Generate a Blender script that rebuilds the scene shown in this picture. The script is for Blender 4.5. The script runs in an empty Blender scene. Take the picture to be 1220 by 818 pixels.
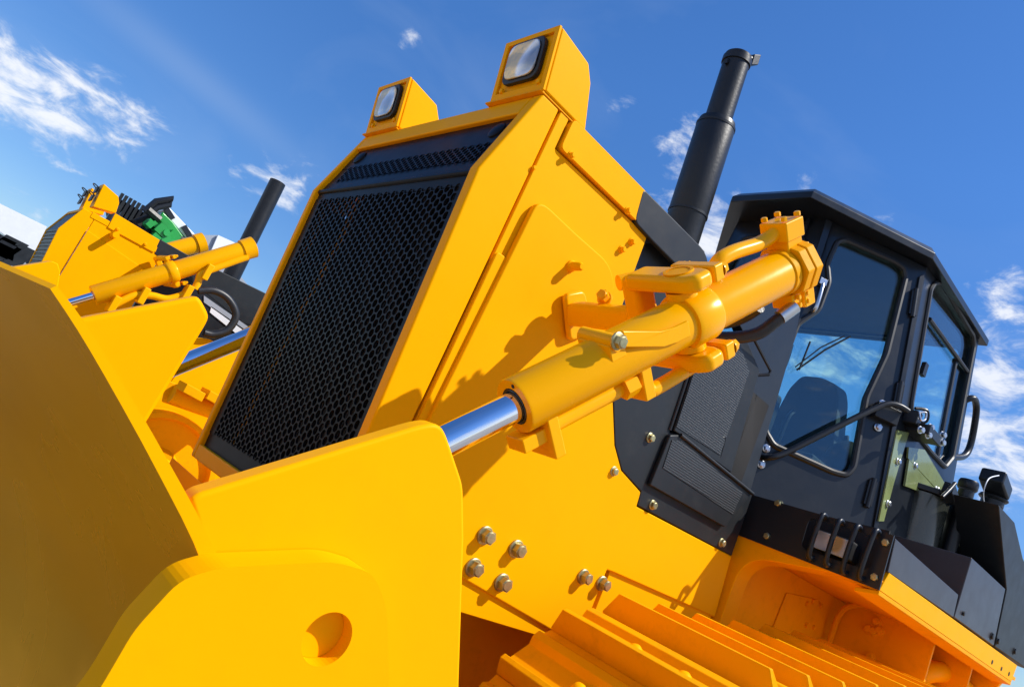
import bpy, bmesh, math, random
from mathutils import Vector, Matrix
from mathutils.geometry import tessellate_polygon
random.seed(4)
# ------------------------------------------------------------------ survey
# All geometry is laid out in survey units (1 u = 1.55 m) measured from the tripod head,
# x = towards the rear of the machines, y = across them, z = up.
U = 1.55; EYE = 1.30
PPX, PPY = 610.0, 409.0
VX = (1574, 1046); VY = (-95, 293)
F = math.sqrt(-((VX[0]-PPX)*(VY[0]-PPX)+(VX[1]-PPY)*(VY[1]-PPY)))
def cdir(u, v): return Vector((u-PPX, -(v-PPY), -F))
EX = cdir(*VX).normalized(); EY = cdir(*VY).normalized(); EZ = EX.cross(EY).normalized(); EY = EZ.cross(EX)
RM = Matrix((EX, EY, EZ))
def ray(u, v): return RM @ cdir(u, v)
def at(u, v, ax, val):
    r = ray(u, v); return r*(val/r['xyz'.index(ax)])
def plane3(a, b, c):
    n = (b-a).cross(c-a).normalized(); return (a, n)
def atp(u, v, pl):
    r = ray(u, v); return r*(pl[0].dot(pl[1])/r.dot(pl[1]))
def W(p): return Vector((p[0]*U, p[1]*U, p[2]*U+EYE))
def V(*a): return Vector(a)
GZ = -EYE/U
SC = bpy.context.scene; COL = SC.collection

# ------------------------------------------------------------------ materials
def newmat(name):
    m = bpy.data.materials.new(name); m.use_nodes = True
    nt = m.node_tree; b = nt.nodes['Principled BSDF']; return m, nt, b
def paint(name, col, rough=0.35, coat=0.0, metal=0.0, vary=0.06, scale=3.0, bump=0.0, dirt=None, dirt_amt=0.0, spec=0.5, bscale=60.0):
    m, nt, b = newmat(name); N = nt.nodes; L = nt.links
    tc = N.new('ShaderNodeTexCoord')
    geo = N.new('ShaderNodeNewGeometry')
    nz = N.new('ShaderNodeTexNoise'); nz.inputs['Scale'].default_value = scale; nz.inputs['Detail'].default_value = 6; nz.inputs['Roughness'].default_value = .65
    L.new(geo.outputs['Position'], nz.inputs['Vector'])
    rp = N.new('ShaderNodeValToRGB')
    rp.color_ramp.elements[0].position = .3; rp.color_ramp.elements[1].position = .7
    a = [max(0, c*(1-vary)) for c in col]; c2 = [min(1, c*(1+vary)) for c in col]
    rp.color_ramp.elements[0].color = (*a, 1); rp.color_ramp.elements[1].color = (*c2, 1)
    L.new(nz.outputs['Fac'], rp.inputs['Fac'])
    out = rp.outputs['Color']
    if dirt:
        n2 = N.new('ShaderNodeTexNoise'); n2.inputs['Scale'].default_value = 9; n2.inputs['Detail'].default_value = 9; n2.inputs['Roughness'].default_value = .75
        L.new(geo.outputs['Position'], n2.inputs['Vector'])
        mr = N.new('ShaderNodeMapRange'); mr.inputs['From Min'].default_value = .52; mr.inputs['From Max'].default_value = .8; mr.inputs['To Max'].default_value = dirt_amt
        L.new(n2.outputs['Fac'], mr.inputs['Value'])
        mx = N.new('ShaderNodeMixRGB'); mx.inputs['Color2'].default_value = (*dirt, 1)
        L.new(mr.outputs['Result'], mx.inputs['Fac']); L.new(out, mx.inputs['Color1']); out = mx.outputs['Color']
    L.new(out, b.inputs['Base Color'])
    mr2 = N.new('ShaderNodeMapRange'); mr2.inputs['To Min'].default_value = max(.02, rough-.07); mr2.inputs['To Max'].default_value = rough+.1
    n3 = N.new('ShaderNodeTexNoise'); n3.inputs['Scale'].default_value = 14; n3.inputs['Detail'].default_value = 5
    L.new(geo.outputs['Position'], n3.inputs['Vector'])
    L.new(n3.outputs['Fac'], mr2.inputs['Value']); L.new(mr2.outputs['Result'], b.inputs['Roughness'])
    b.inputs['Metallic'].default_value = metal; b.inputs['Coat Weight'].default_value = coat; b.inputs['Coat Roughness'].default_value = .12
    b.inputs['Specular IOR Level'].default_value = spec
    if bump:
        n4 = N.new('ShaderNodeTexNoise'); n4.inputs['Scale'].default_value = bscale; n4.inputs['Detail'].default_value = 3
        L.new(geo.outputs['Position'], n4.inputs['Vector'])
        bp = N.new('ShaderNodeBump'); bp.inputs['Strength'].default_value = bump; bp.inputs['Distance'].default_value = .002
        L.new(n4.outputs['Fac'], bp.inputs['Height']); L.new(bp.outputs['Normal'], b.inputs['Normal'])
    return m
YEL = (.92, .412, .0002)
M = {}
M['yel'] = paint('yellow_paint', YEL, .46, coat=.0, vary=.03, scale=2.2, bump=.12, bscale=25, dirt=(.66, .30, .003), dirt_amt=.15, spec=.07)
M['yel2'] = paint('yellow_paint_rough', (.88, .37, .0006), .5, vary=.05, bump=.3, bscale=60, dirt=(.38, .16, .008), dirt_amt=.4, spec=.10)
M['cyl'] = paint('yellow_gloss_paint', (.92, .415, .0002), .24, coat=.0, vary=.03, bump=.12, bscale=18, spec=.32)
M['blk'] = paint('black_paint', (.012, .014, .018), .36, coat=.0, vary=.15, bump=.2, bscale=50, spec=.35)
M['cab'] = paint('cab_black_paint', (.010, .013, .018), .3, coat=.1, vary=.15, bump=.15, bscale=30, spec=.4, dirt=(.05, .055, .055), dirt_amt=.25)
M['gry'] = paint('charcoal_panel_paint', (.012, .015, .018), .45, coat=.0, spec=.35, vary=.15, scale=5, dirt=(.07, .07, .06), dirt_amt=.25)
M['gril'] = paint('grille_black_paint', (.008, .009, .012), .30, coat=.0, vary=.15, spec=.10)
M['dark'] = paint('dark_interior', (.010, .009, .008), .7, vary=.3)
M['rub'] = paint('black_rubber', (.013, .013, .014), .45, vary=.2)
M['exh'] = paint('exhaust_black', (.010, .011, .013), .38, vary=.25, scale=8, bump=.3, bscale=80, spec=.4)
M['zinc'] = paint('zinc_bolt', (.42, .38, .20), .40, metal=.85, vary=.25, scale=60, dirt=(.2, .14, .06), dirt_amt=.6)
M['steel'] = paint('steel', (.55, .56, .58), .28, metal=1, vary=.1)
M['chrome'] = paint('chrome', (.80, .82, .86), .07, metal=1, vary=.03)
M['white'] = paint('white_sheet', (.75, .77, .80), .5, vary=.04)
M['lgrey'] = paint('light_grey_sheet', (.32, .35, .40), .5, vary=.06)
M['green'] = paint('green_paint', (.010, .30, .045), .35, coat=.2, vary=.1)
M['purp'] = paint('fender_black_paint', (.030, .027, .034), .38, coat=.1, vary=.2, scale=6, dirt=(.07, .05, .05), dirt_amt=.35)
M['tank'] = paint('tank_paint', (.035, .040, .035), .25, coat=.5, vary=.2)
M['tank2'] = paint('tank_satin_paint', (.13, .14, .11), .3, metal=.6, vary=.15)
M['hiv'] = paint('pale_olive_panel', (.20, .24, .09), .25, coat=.5, vary=.3, scale=4)
M['seat'] = paint('seat_fabric', (.030, .034, .045), .8, vary=.2)
M['hose'] = paint('hose_rubber', (.016, .016, .017), .38, vary=.2, bump=.4, bscale=200)
def mesh_panel(name, pitch=.0085, base=(.016, .020, .024)):
    m, nt, b = newmat(name); N = nt.nodes; L = nt.links
    geo = N.new('ShaderNodeNewGeometry'); sp = N.new('ShaderNodeSeparateXYZ'); L.new(geo.outputs['Position'], sp.inputs[0])
    def mth(op, a, bb=None):
        n = N.new('ShaderNodeMath'); n.operation = op
        for i, q in enumerate((a, bb)):
            if q is None: continue
            if isinstance(q, (int, float)): n.inputs[i].default_value = q
            else: L.new(q, n.inputs[i])
        return n.outputs[0]
    k = 2*math.pi/pitch
    a = mth('COSINE', mth('MULTIPLY', sp.outputs['X'], k)); c = mth('COSINE', mth('MULTIPLY', sp.outputs['Z'], k))
    s = mth('ADD', a, c)
    f = N.new('ShaderNodeMapRange'); f.inputs['From Min'].default_value = -.1; f.inputs['From Max'].default_value = .35; L.new(s, f.inputs['Value'])
    mx = N.new('ShaderNodeMixRGB'); mx.inputs['Color1'].default_value = (*[c_*2.0 for c_ in base], 1); mx.inputs['Color2'].default_value = (.002, .002, .002, 1)
    L.new(f.outputs['Result'], mx.inputs['Fac']); L.new(mx.outputs['Color'], b.inputs['Base Color'])
    b.inputs['Roughness'].default_value = .4
    bp = N.new('ShaderNodeBump'); bp.invert = True; bp.inputs['Strength'].default_value = .6; bp.inputs['Distance'].default_value = .002
    L.new(f.outputs['Result'], bp.inputs['Height']); L.new(bp.outputs['Normal'], b.inputs['Normal'])
    return m
M['mesh'] = mesh_panel('perforated_sheet')
def glass(name, tint, refl=.5):
    m = bpy.data.materials.new(name); m.use_nodes = True; nt = m.node_tree; N = nt.nodes; L = nt.links; N.clear()
    o = N.new('ShaderNodeOutputMaterial'); t = N.new('ShaderNodeBsdfTransparent'); t.inputs[0].default_value = (*tint, 1)
    g = N.new('ShaderNodeBsdfGlossy'); g.inputs['Roughness'].default_value = .015; g.inputs[0].default_value = (.95, .97, 1, 1)
    ge = N.new('ShaderNodeNewGeometry'); dt = N.new('ShaderNodeVectorMath'); dt.operation = 'DOT_PRODUCT'; L.new(ge.outputs['Incoming'], dt.inputs[0]); L.new(ge.outputs['Normal'], dt.inputs[1])
    ab = N.new('ShaderNodeMath'); ab.operation = 'ABSOLUTE'; L.new(dt.outputs['Value'], ab.inputs[0])
    su = N.new('ShaderNodeMath'); su.operation = 'SUBTRACT'; su.inputs[0].default_value = 1; L.new(ab.outputs[0], su.inputs[1])
    fr = N.new('ShaderNodeMath'); fr.operation = 'POWER'; fr.inputs[1].default_value = 5; L.new(su.outputs[0], fr.inputs[0])
    mt = N.new('ShaderNodeMath'); mt.operation = 'MULTIPLY_ADD'; mt.inputs[1].default_value = 1.0; mt.inputs[2].default_value = refl
    L.new(fr.outputs[0], mt.inputs[0])
    mx = N.new('ShaderNodeMixShader'); L.new(mt.outputs[0], mx.inputs[0]); L.new(t.outputs[0], mx.inputs[1]); L.new(g.outputs[0], mx.inputs[2])
    L.new(mx.outputs[0], o.inputs[0]); return m
M['glass'] = glass('tinted_cab_glass', (.82, .945, .945), .07)
def lensmat(name, warm=.5):
    m, nt, b = newmat(name); N = nt.nodes; L = nt.links
    geo = N.new('ShaderNodeNewGeometry')
    w = N.new('ShaderNodeTexWave'); w.inputs['Scale'].default_value = 22; w.inputs['Distortion'].default_value = 1.5
    L.new(geo.outputs['Position'], w.inputs['Vector'])
    n = N.new('ShaderNodeTexNoise'); n.inputs['Scale'].default_value = 9; n.inputs['Detail'].default_value = .5; L.new(geo.outputs['Position'], n.inputs['Vector'])
    rp = N.new('ShaderNodeValToRGB'); e = rp.color_ramp.elements
    e[0].position = .35; e[0].color = (.22, .25, .29, 1); e[1].position = .54; e[1].color = (.75, .78, .80, 1)
    q = e.new(.60); q.color = (.70, .5*warm+.24, .20, 1)
    L.new(n.outputs['Fac'], rp.inputs['Fac']); L.new(rp.outputs['Color'], b.inputs['Base Color'])
    b.inputs['Roughness'].default_value = .12; b.inputs['Metallic'].default_value = .45; b.inputs['Coat Weight'].default_value = 1
    bp = N.new('ShaderNodeBump'); bp.inputs['Strength'].default_value = .5; bp.inputs['Distance'].default_value = .004
    L.new(w.outputs['Fac'], bp.inputs['Height']); L.new(bp.outputs['Normal'], b.inputs['Normal'])
    return m
M['lens'] = lensmat('lamp_lens')
for k_ in ('yel', 'yel2', 'cyl'):
    M[k_].node_tree.nodes['Principled BSDF'].inputs['Specular Tint'].default_value = (1, .72, .28, 1)
# blade face: worn, streaked gloss
def blademat():
    m, nt, b = newmat('polished_blade_face'); N = nt.nodes; L = nt.links
    geo = N.new('ShaderNodeNewGeometry'); mp = N.new('ShaderNodeMapping'); mp.inputs['Scale'].default_value = (5, 9, .7)
    L.new(geo.outputs['Position'], mp.inputs['Vector'])
    n = N.new('ShaderNodeTexNoise'); n.inputs['Scale'].default_value = 1.0; n.inputs['Detail'].default_value = 5; L.new(mp.outputs[0], n.inputs['Vector'])
    n2 = N.new('ShaderNodeTexNoise'); n2.inputs['Scale'].default_value = 3.0; n2.inputs['Detail'].default_value = 3; L.new(geo.outputs['Position'], n2.inputs['Vector'])
    rp = N.new('ShaderNodeValToRGB'); e = rp.color_ramp.elements
    e[0].position = .3; e[0].color = (.84, .40, .006, 1); e[1].position = .7; e[1].color = (.95, .47, .012, 1)
    L.new(n2.outputs['Fac'], rp.inputs['Fac']); L.new(rp.outputs['Color'], b.inputs['Base Color'])
    mr = N.new('ShaderNodeMapRange'); mr.inputs['To Min'].default_value = .12; mr.inputs['To Max'].default_value = .38
    L.new(n.outputs['Fac'], mr.inputs['Value']); L.new(mr.outputs['Result'], b.inputs['Roughness'])
    b.inputs['Metallic'].default_value = .45
    b.inputs['Coat Weight'].default_value = .5; b.inputs['Coat Roughness'].default_value = .2
    n4 = N.new('ShaderNodeTexNoise'); n4.inputs['Scale'].default_value = 7; n4.inputs['Detail'].default_value = 1.5; L.new(geo.outputs['Position'], n4.inputs['Vector'])
    bp = N.new('ShaderNodeBump'); bp.inputs['Strength'].default_value = .5; bp.inputs['Distance'].default_value = .010
    L.new(n4.outputs['Fac'], bp.inputs['Height']); L.new(bp.outputs['Normal'], b.inputs['Normal'])
    return m
M['blade'] = blademat()
def groundmat():
    m, nt, b = newmat('worn_concrete_yard'); N = nt.nodes; L = nt.links
    geo = N.new('ShaderNodeNewGeometry'); n = N.new('ShaderNodeTexNoise'); n.inputs['Scale'].default_value = .8; n.inputs['Detail'].default_value = 10
    L.new(geo.outputs['Position'], n.inputs['Vector'])
    rp = N.new('ShaderNodeValToRGB'); e = rp.color_ramp.elements
    e[0].position = .3; e[0].color = (.16, .15, .13, 1); e[1].position = .7; e[1].color = (.30, .28, .25, 1)
    L.new(n.outputs['Fac'], rp.inputs['Fac']); L.new(rp.outputs['Color'], b.inputs['Base Color']); b.inputs['Roughness'].default_value = .85
    return m
M['ground'] = groundmat()

# ------------------------------------------------------------------ mesh building (u coords -> metres)
class MB:
    def __init__(s): s.v = []; s.f = []; s.sm = []
    def add(s, vs, fs, smooth=False):
        o = len(s.v); s.v += [Vector(p) for p in vs]; s.f += [tuple(i+o for i in f) for f in fs]; s.sm += [smooth]*len(fs); return s
    def box(s, a, b):
        x0, y0, z0 = a; x1, y1, z1 = b
        vs = [(x0,y0,z0),(x1,y0,z0),(x1,y1,z0),(x0,y1,z0),(x0,y0,z1),(x1,y0,z1),(x1,y1,z1),(x0,y1,z1)]
        return s.add(vs, [(0,3,2,1),(4,5,6,7),(0,1,5,4),(1,2,6,5),(2,3,7,6),(3,0,4,7)])
    def obox(s, c, ax, ay, az):    # oriented box: centre, half vectors
        vs = []
        for k in (-1, 1):
            for (i, j) in ((-1,-1),(1,-1),(1,1),(-1,1)): vs.append(c+ax*i+ay*j+az*k)
        return s.add(vs, [(0,3,2,1),(4,5,6,7),(0,1,5,4),(1,2,6,5),(2,3,7,6),(3,0,4,7)])
    def plate(s, outer, holes=(), d=V(0,.02,0)):
        loops = [list(map(Vector, outer))]+[list(map(Vector, h)) for h in holes]
        tris = tessellate_polygon(loops); flat = [p for l in loops for p in l]; n = len(flat)
        vs = flat+[p+d for p in flat]
        fs = []
        if tris:
            t = tris[0]; nn = (flat[t[1]]-flat[t[0]]).cross(flat[t[2]]-flat[t[0]])
        if holes:
            fs += [tuple(t) for t in tris]; fs += [tuple(n+i for i in reversed(t)) for t in tris]
        else:
            fs += [tuple(range(n)), tuple(n+i for i in reversed(range(n)))]
        b = 0
        for l in loops:
            k = len(l)
            for i in range(k):
                j = (i+1) % k; fs.append((b+i, b+j, n+b+j, n+b+i))
            b += k
        return s.add(vs, fs)
    def tube(s, pts, r, seg=14, cap=True, smooth_path=True, sub=6):
        P = [Vector(p) for p in pts]
        if smooth_path and len(P) > 2:
            Q = []
            for i in range(len(P)-1):
                p0 = P[max(0, i-1)]; p1 = P[i]; p2 = P[i+1]; p3 = P[min(len(P)-1, i+2)]
                for k in range(sub):
                    t = k/sub
                    Q.append(.5*((2*p1)+(-p0+p2)*t+(2*p0-5*p1+4*p2-p3)*t*t+(-p0+3*p1-3*p2+p3)*t*t*t))
            Q.append(P[-1]); P = Q
        n = len(P); R = r if isinstance(r, (list, tuple)) else [r]*n
        T = [(P[min(n-1, i+1)]-P[max(0, i-1)]).normalized() for i in range(n)]
        a = T[0].orthogonal().normalized(); vs = []; fs = []
        for i in range(n):
            a = (a-T[i]*a.dot(T[i])).normalized(); b = T[i].cross(a)
            for k in range(seg):
                an = 2*math.pi*k/seg; vs.append(P[i]+(a*math.cos(an)+b*math.sin(an))*R[i])
        for i in range(n-1):
            for k in range(seg):
                k2 = (k+1) % seg; fs.append((i*seg+k, i*seg+k2, (i+1)*seg+k2, (i+1)*seg+k))
        s.add(vs, fs, True)
        if cap: s.f += [tuple(len(s.v)-len(vs)+k for k in reversed(range(seg))), tuple(len(s.v)-seg+k for k in range(seg))]; s.sm += [False, False]
        return s
    def lathe(s, c, axis, prof, seg=40):   # prof: (t, r) list along axis
        ax = Vector(axis).normalized(); a = ax.orthogonal().normalized(); b = ax.cross(a); vs = []; fs = []
        for (t, r) in prof:
            for k in range(seg):
                an = 2*math.pi*k/seg; vs.append(c+ax*t+(a*math.cos(an)+b*math.sin(an))*r)
        for i in range(len(prof)-1):
            for k in range(seg):
                k2 = (k+1) % seg; fs.append((i*seg+k, i*seg+k2, (i+1)*seg+k2, (i+1)*seg+k))
        s.add(vs, fs, True)
        return s
    def build(s, name, mat, parent=None, bevel=0.0, bseg=2, label=None, kind=None):
        w = [W(p) for p in s.v]
        lo = Vector([min(p[i] for p in w) for i in range(3)]); hi = Vector([max(p[i] for p in w) for i in range(3)])
        c = (lo+hi)/2
        me = bpy.data.meshes.new(name); me.from_pydata([p-c for p in w], [], s.f)
        bm = bmesh.new(); bm.from_mesh(me); bmesh.ops.recalc_face_normals(bm, faces=bm.faces)
        if bevel: bmesh.ops.remove_doubles(bm, verts=bm.verts, dist=1e-5)
        bm.to_mesh(me); bm.free()
        if bevel or not any(s.sm):
            for p in me.polygons: p.use_smooth = bool(bevel)
        else:
            for p in me.polygons: p.use_smooth = True
            me.set_sharp_from_angle(angle=math.radians(38))
        if bevel: me.set_sharp_from_angle(angle=math.radians(75)) if False else None
        me.materials.append(M[mat] if isinstance(mat, str) else mat)
        o = bpy.data.objects.new(name, me); COL.objects.link(o)
        o['wo'] = list(c)
        if parent is not None:
            o.parent = parent; o.location = c-Vector(parent['wo'])
        else: o.location = c
        if bevel:
            b = o.modifiers.new('bevel', 'BEVEL'); b.width = bevel; b.segments = bseg; b.limit_method = 'ANGLE'; b.angle_limit = math.radians(32); b.harden_normals = True; b.use_clamp_overlap = True
        if label: o['label'] = label
        if kind: o['kind'] = kind
        return o
def thing(name, p, label, cat, group=None):
    o = bpy.data.objects.new(name, None); COL.objects.link(o); w = W(p); o.location = w; o['wo'] = list(w)
    o['label'] = label; o['category'] = cat; o.empty_display_size = .2
    if group: o['group'] = group
    return o
def rnd(poly, r, n=5):
    """round the corners of a 3-D polygon; r number or list"""
    P = [Vector(p) for p in poly]; out = []; k = len(P)
    for i in range(k):
        ri = r[i] if isinstance(r, (list, tuple)) else r
        if ri <= 0: out.append(P[i]); continue
        a = P[i-1]-P[i]; b = P[(i+1) % k]-P[i]
        ra = min(ri, a.length*.45); rb = min(ri, b.length*.45)
        A = P[i]+a.normalized()*ra; B = P[i]+b.normalized()*rb
        for j in range(n+1):
            t = j/n; out.append(A*(1-t)**2+P[i]*2*t*(1-t)+B*t*t)
    return out
def pyx(pts, y): return [at(u, v, 'y', y) for u, v in pts]
def xz(pts, y): return [V(x, y, z) for x, z in pts]
def circle(c, a, b, r, n=24): return [c+(a*math.cos(2*math.pi*i/n)+b*math.sin(2*math.pi*i/n))*r for i in range(n)]
def hexbolt(c, nrm, r, h, parent, mat='zinc', washer=True, name='bolt'):
    nrm = Vector(nrm).normalized(); mb = MB(); a = nrm.orthogonal().normalized(); b = nrm.cross(a)
    rot = random.random()
    if washer: mb.lathe(c, nrm, [(0, r*1.28), (h*.18, r*1.28), (h*.26, r*1.15), (h*.3, .0001)], 20)
    hexr = [c+nrm*(h*.2)+(a*math.cos(rot+i*math.pi/3)+b*math.sin(rot+i*math.pi/3))*r for i in range(6)]
    mb.plate(hexr, d=nrm*h*.72)
    mb.lathe(c+nrm*h*.92, nrm, [(0, r*.85), (h*.12, r*.7), (h*.13, .0001)], 16)
    return mb.build(name, mat, parent)
def rings(mb, c, ax, prof, seg=40): return mb.lathe(c, ax, [(prof[0][0], 1e-4)]+list(prof)+[(prof[-1][0], 1e-4)], seg)

# ------------------------------------------------------------------ bulldozer assemblies
GW = (1.0, 1.66)     # near and far faces of the hood
def hex_sheet(mb, o, eu, ev, w, h, pitch, rh, depth, tri=True):
    """perforated sheet on origin o, unit axes eu, ev, size w x h; round holes on a hexagonal grid"""
    nrm = eu.cross(ev).normalized(); dv = pitch*math.sqrt(3)/2
    nr = int(h/dv); nc = int(w/pitch)
    K = 12; vs = []; fs = []
    for r in range(nr):
        for c in range(nc-(r % 2)):
            cx = (c+.5+(r % 2)*.5)*pitch; cy = (r+.5)*dv; base = len(vs)
            for i in range(K):
                an = 2*math.pi*i/K+math.pi/6*0
                # outer: point on hexagon boundary
                an0 = (an % (math.pi/3))-math.pi/6
                rr = (pitch/2)/math.cos(an0) if False else (pitch/2)/math.cos(((an+math.pi/6) % (math.pi/3))-math.pi/6)
                vs.append(o+eu*(cx+rr*math.cos(an))+ev*(cy+rr*math.sin(an)))
            for i in range(K):
                an = 2*math.pi*i/K; vs.append(o+eu*(cx+rh*math.cos(an))+ev*(cy+rh*math.sin(an)))
            for i in range(K):
                an = 2*math.pi*i/K; vs.append(o+eu*(cx+rh*math.cos(an))+ev*(cy+rh*math.sin(an))+V(depth,0,0))
            for i in range(K):
                j = (i+1) % K; fs.append((base+i, base+j, base+K+j, base+K+i)); fs.append((base+K+i, base+K+j, base+2*K+j, base+2*K+i))
    mb.add(vs, fs)
    return nc*pitch, nr*dv

def radiator_housing(root, dy, prof, xs, zin, fine=True):
    """prof: front profile (x,z) top, bend, bottom; xs = rear seam; zin inner top"""
    y0 = GW[0]+dy; y1 = GW[1]+dy
    (xt, zt), (xb, zb), (xl, zl) = prof
    side = [(xt, zt), (xb, zb), (xl, zl), (xs, zl), (xs, zt)]
    h = MB(); h.plate(xz(side, y0), d=V(0, .028, 0)).plate(xz(side, y1-.012), d=V(0, .020, 0))
    def lerp(t): # point on profile front; t in z
        if t >= zb: k = (t-zb)/(zt-zb); return xb+(xt-xb)*k
        k = (t-zl)/(zb-zl); return xl+(xb-xl)*k
    # top rail and bottom rail
    h.plate(xz([(xt, zt), (lerp(zin), zin), (lerp(zin)+.03, zin), (xs, zt-.03), (xs, zt)], y0+.0285), d=V(0, y1-y0-.042, 0))
    h.plate(xz([(lerp(zl+.032), zl+.032), (xl, zl), (xs, zl), (xs, zl+.032)], y0+.0285), d=V(0, y1-y0-.042, 0))
    ho = h.build('radiator_housing', 'yel', root, bevel=.007, bseg=3)
    # grille
    g = MB(); ya = y0+.028; yb = y1-.012; rec = .010
    A = V(lerp(zin)+rec, ya, zin); B = V(xb+rec, ya, zb); C = V(lerp(zl+.032)+rec, ya, zl+.032)
    wdt = yb-ya
    if fine:
        ev = (C-B).normalized(); hh = (C-B).length; eu = V(0, 1, 0)
        m = .022; m2 = .020
        o = B+eu*m+ev*m2; p = .0182
        h2, w2 = hex_sheet(g, o, ev, eu, hh-m2-.022, wdt-2*m, p, p*.44, .004)
        # plain borders round the perforated field (butt against it)
        def q(a, b, c, d): g.add([a, b, c, d], [(0, 1, 2, 3)])
        zz = lambda u, v: B+eu*u+ev*v
        back = V(.0018, 0, 0)
        for v0_, v1_ in ((0, m2+p*.30), (m2+h2-p*.30, hh)):
            q(zz(0, v0_)+back, zz(wdt, v0_)+back, zz(wdt, v1_)+back, zz(0, v1_)+back)
        for a_, b_ in ((0, m+p*.12), (m+w2-p*.05, wdt)):
            q(zz(a_, m2), zz(b_, m2), zz(b_, m2+h2), zz(a_, m2+h2))
        # tilted upper panel with four rows of slots
        ev2 = (A-B).normalized(); h3 = (A-B).length
        zu = lambda u, v: B+eu*u+ev2*v
        s0 = .028; p2 = .0140
        g2 = MB(); h4, w4 = hex_sheet(g2, zu(m+.01, s0), ev2, eu, .057, wdt-2*m-.02, p2, p2*.43, .004)
        g.add(g2.v, g2.f)
        for v0_, v1_ in ((0, s0+p2*.30), (s0+h4-p2*.30, h3)):
            q(zu(0, v0_)+back*.5, zu(wdt, v0_)+back*.5, zu(wdt, v1_)+back*.5, zu(0, v1_)+back*.5)
        for a_, b_ in ((0, m+.01+p2*.12), (m+.01+w4-p2*.05, wdt)):
            q(zu(a_, s0)+back, zu(b_, s0)+back, zu(b_, s0+h4)+back, zu(a_, s0+h4)+back)
        # rolled bead along the bend
        g.tube([B+V(.002, 0, 0), B+V(.002, wdt, 0)], .006, 10)
        gr = g.build('grille', 'gril', root)
        gr.data.shade_flat() if hasattr(gr.data, 'shade_flat') else None
        for u0 in (.045, wdt-.045):
            c = zu(u0, h3-.030); nn = eu.cross(ev2).normalized()
            if nn.x > 0: nn = -nn
            l = MB(); rings(l, c, nn, [(-.002, .020), (.002, .019), (.004, .014), (.005, .004)], 28)
            l.build('latch_cover', 'gril', gr)
    else:
        g.plate([A, B, C, C+V(0, wdt, 0), B+V(0, wdt, 0), A+V(0, wdt, 0)][0:0] or [A, B, B+V(0, wdt, 0), A+V(0, wdt, 0)], d=V(.004, 0, 0))
        gr = g.build('grille_top_panel', 'gry', root)
        g = MB(); g.plate([B, C, C+V(0, wdt, 0), B+V(0, wdt, 0)], d=V(.004, 0, 0))
        for i in range(22):
            t = i/22; a = B.lerp(C, t+.02); g.obox(a+V(-.002, wdt/2, 0), V(.004, 0, 0), V(0, wdt*.47, 0), V(0, 0, .006))
        gr = g.build('grille', 'rub', root)
    # radiator core seen through the holes
    c = MB(); c.box((xl+.07, y0+.03, zl+.03), (xl+.08, y1-.02, zt-.04)); c.box((xl+.012, y0+.0285, zl+.034), (xl+.069, y0+.0300, zb-.02)); c.box((xl+.012, y1-.0135, zl+.034), (xl+.069, y1-.0125, zb-.02))
    for i in range(26):
        yy = y0+.05+i*(y1-y0-.1)/26; c.box((xl+.064, yy, zl+.04), (xl+.07, yy+.004, zt-.05))
    c.build('radiator_core', 'dark', root)
    return ho

def lamp_box(root, y0, y1, fine=True):
    side = [(.612, .684), (.587, .803), (.671, .792), (.694, .765), (.728, .684)]
    b = MB(); b.plate(xz(side, y0), d=V(0, y1-y0, 0))
    bo = b.build('lamp_housing', 'yel', root, bevel=.006)
    e = (V(.587, 0, .803)-V(.612, 0, .684)).normalized(); n = V(-e.z, 0, e.x)
    if n.x > 0: n = -n
    o = V(.612, y0, .684); w = y1-y0; h = .1215
    P = lambda u, v, d=0: o+V(0, u, 0)+e*v+n*d
    # raised flange frame
    f = MB(); f.plate([P(0, 0, .0005), P(w, 0, .0005), P(w, h, .0005), P(0, h, .0005)],
                      [[P(.012, .014, .0005), P(w-.012, .014, .0005), P(w-.012, h-.010, .0005), P(.012, h-.010, .0005)]], d=n*.006)
    f.build('flange', 'yel', bo, bevel=.002)
    bz = MB(); c0 = [P(.026, .026, .001), P(w-.026, .026, .001), P(w-.026, h-.013, .001), P(.026, h-.013, .001)]
    bz.plate(rnd(c0, .02, 6), d=n*.010); bo2 = bz.build('headlight', 'rub', bo, bevel=.003)
    ln = MB(); c1 = [P(.033, .033, .0115), P(w-.033, .033, .0115), P(w-.033, h-.019, .0115), P(.033, h-.019, .0115)]
    ln.plate(rnd(c1, .022, 6), d=n*.004); ln.build('lens', 'lens', bo2, bevel=.004, bseg=3)
    for u in (.018, w-.03): hexbolt(P(u, .017, .002), n, .0055, .008, bo, 'yel', False)
    # base tray
    t = MB(); t.box((.604, y0+.003, .6805), (.705, y1+.012, .6835)); t.build('base_tray', 'yel2', bo)
    return bo

def sweep_box(mb, pts, w, h, up=V(0, 0, 1)): pass

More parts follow.
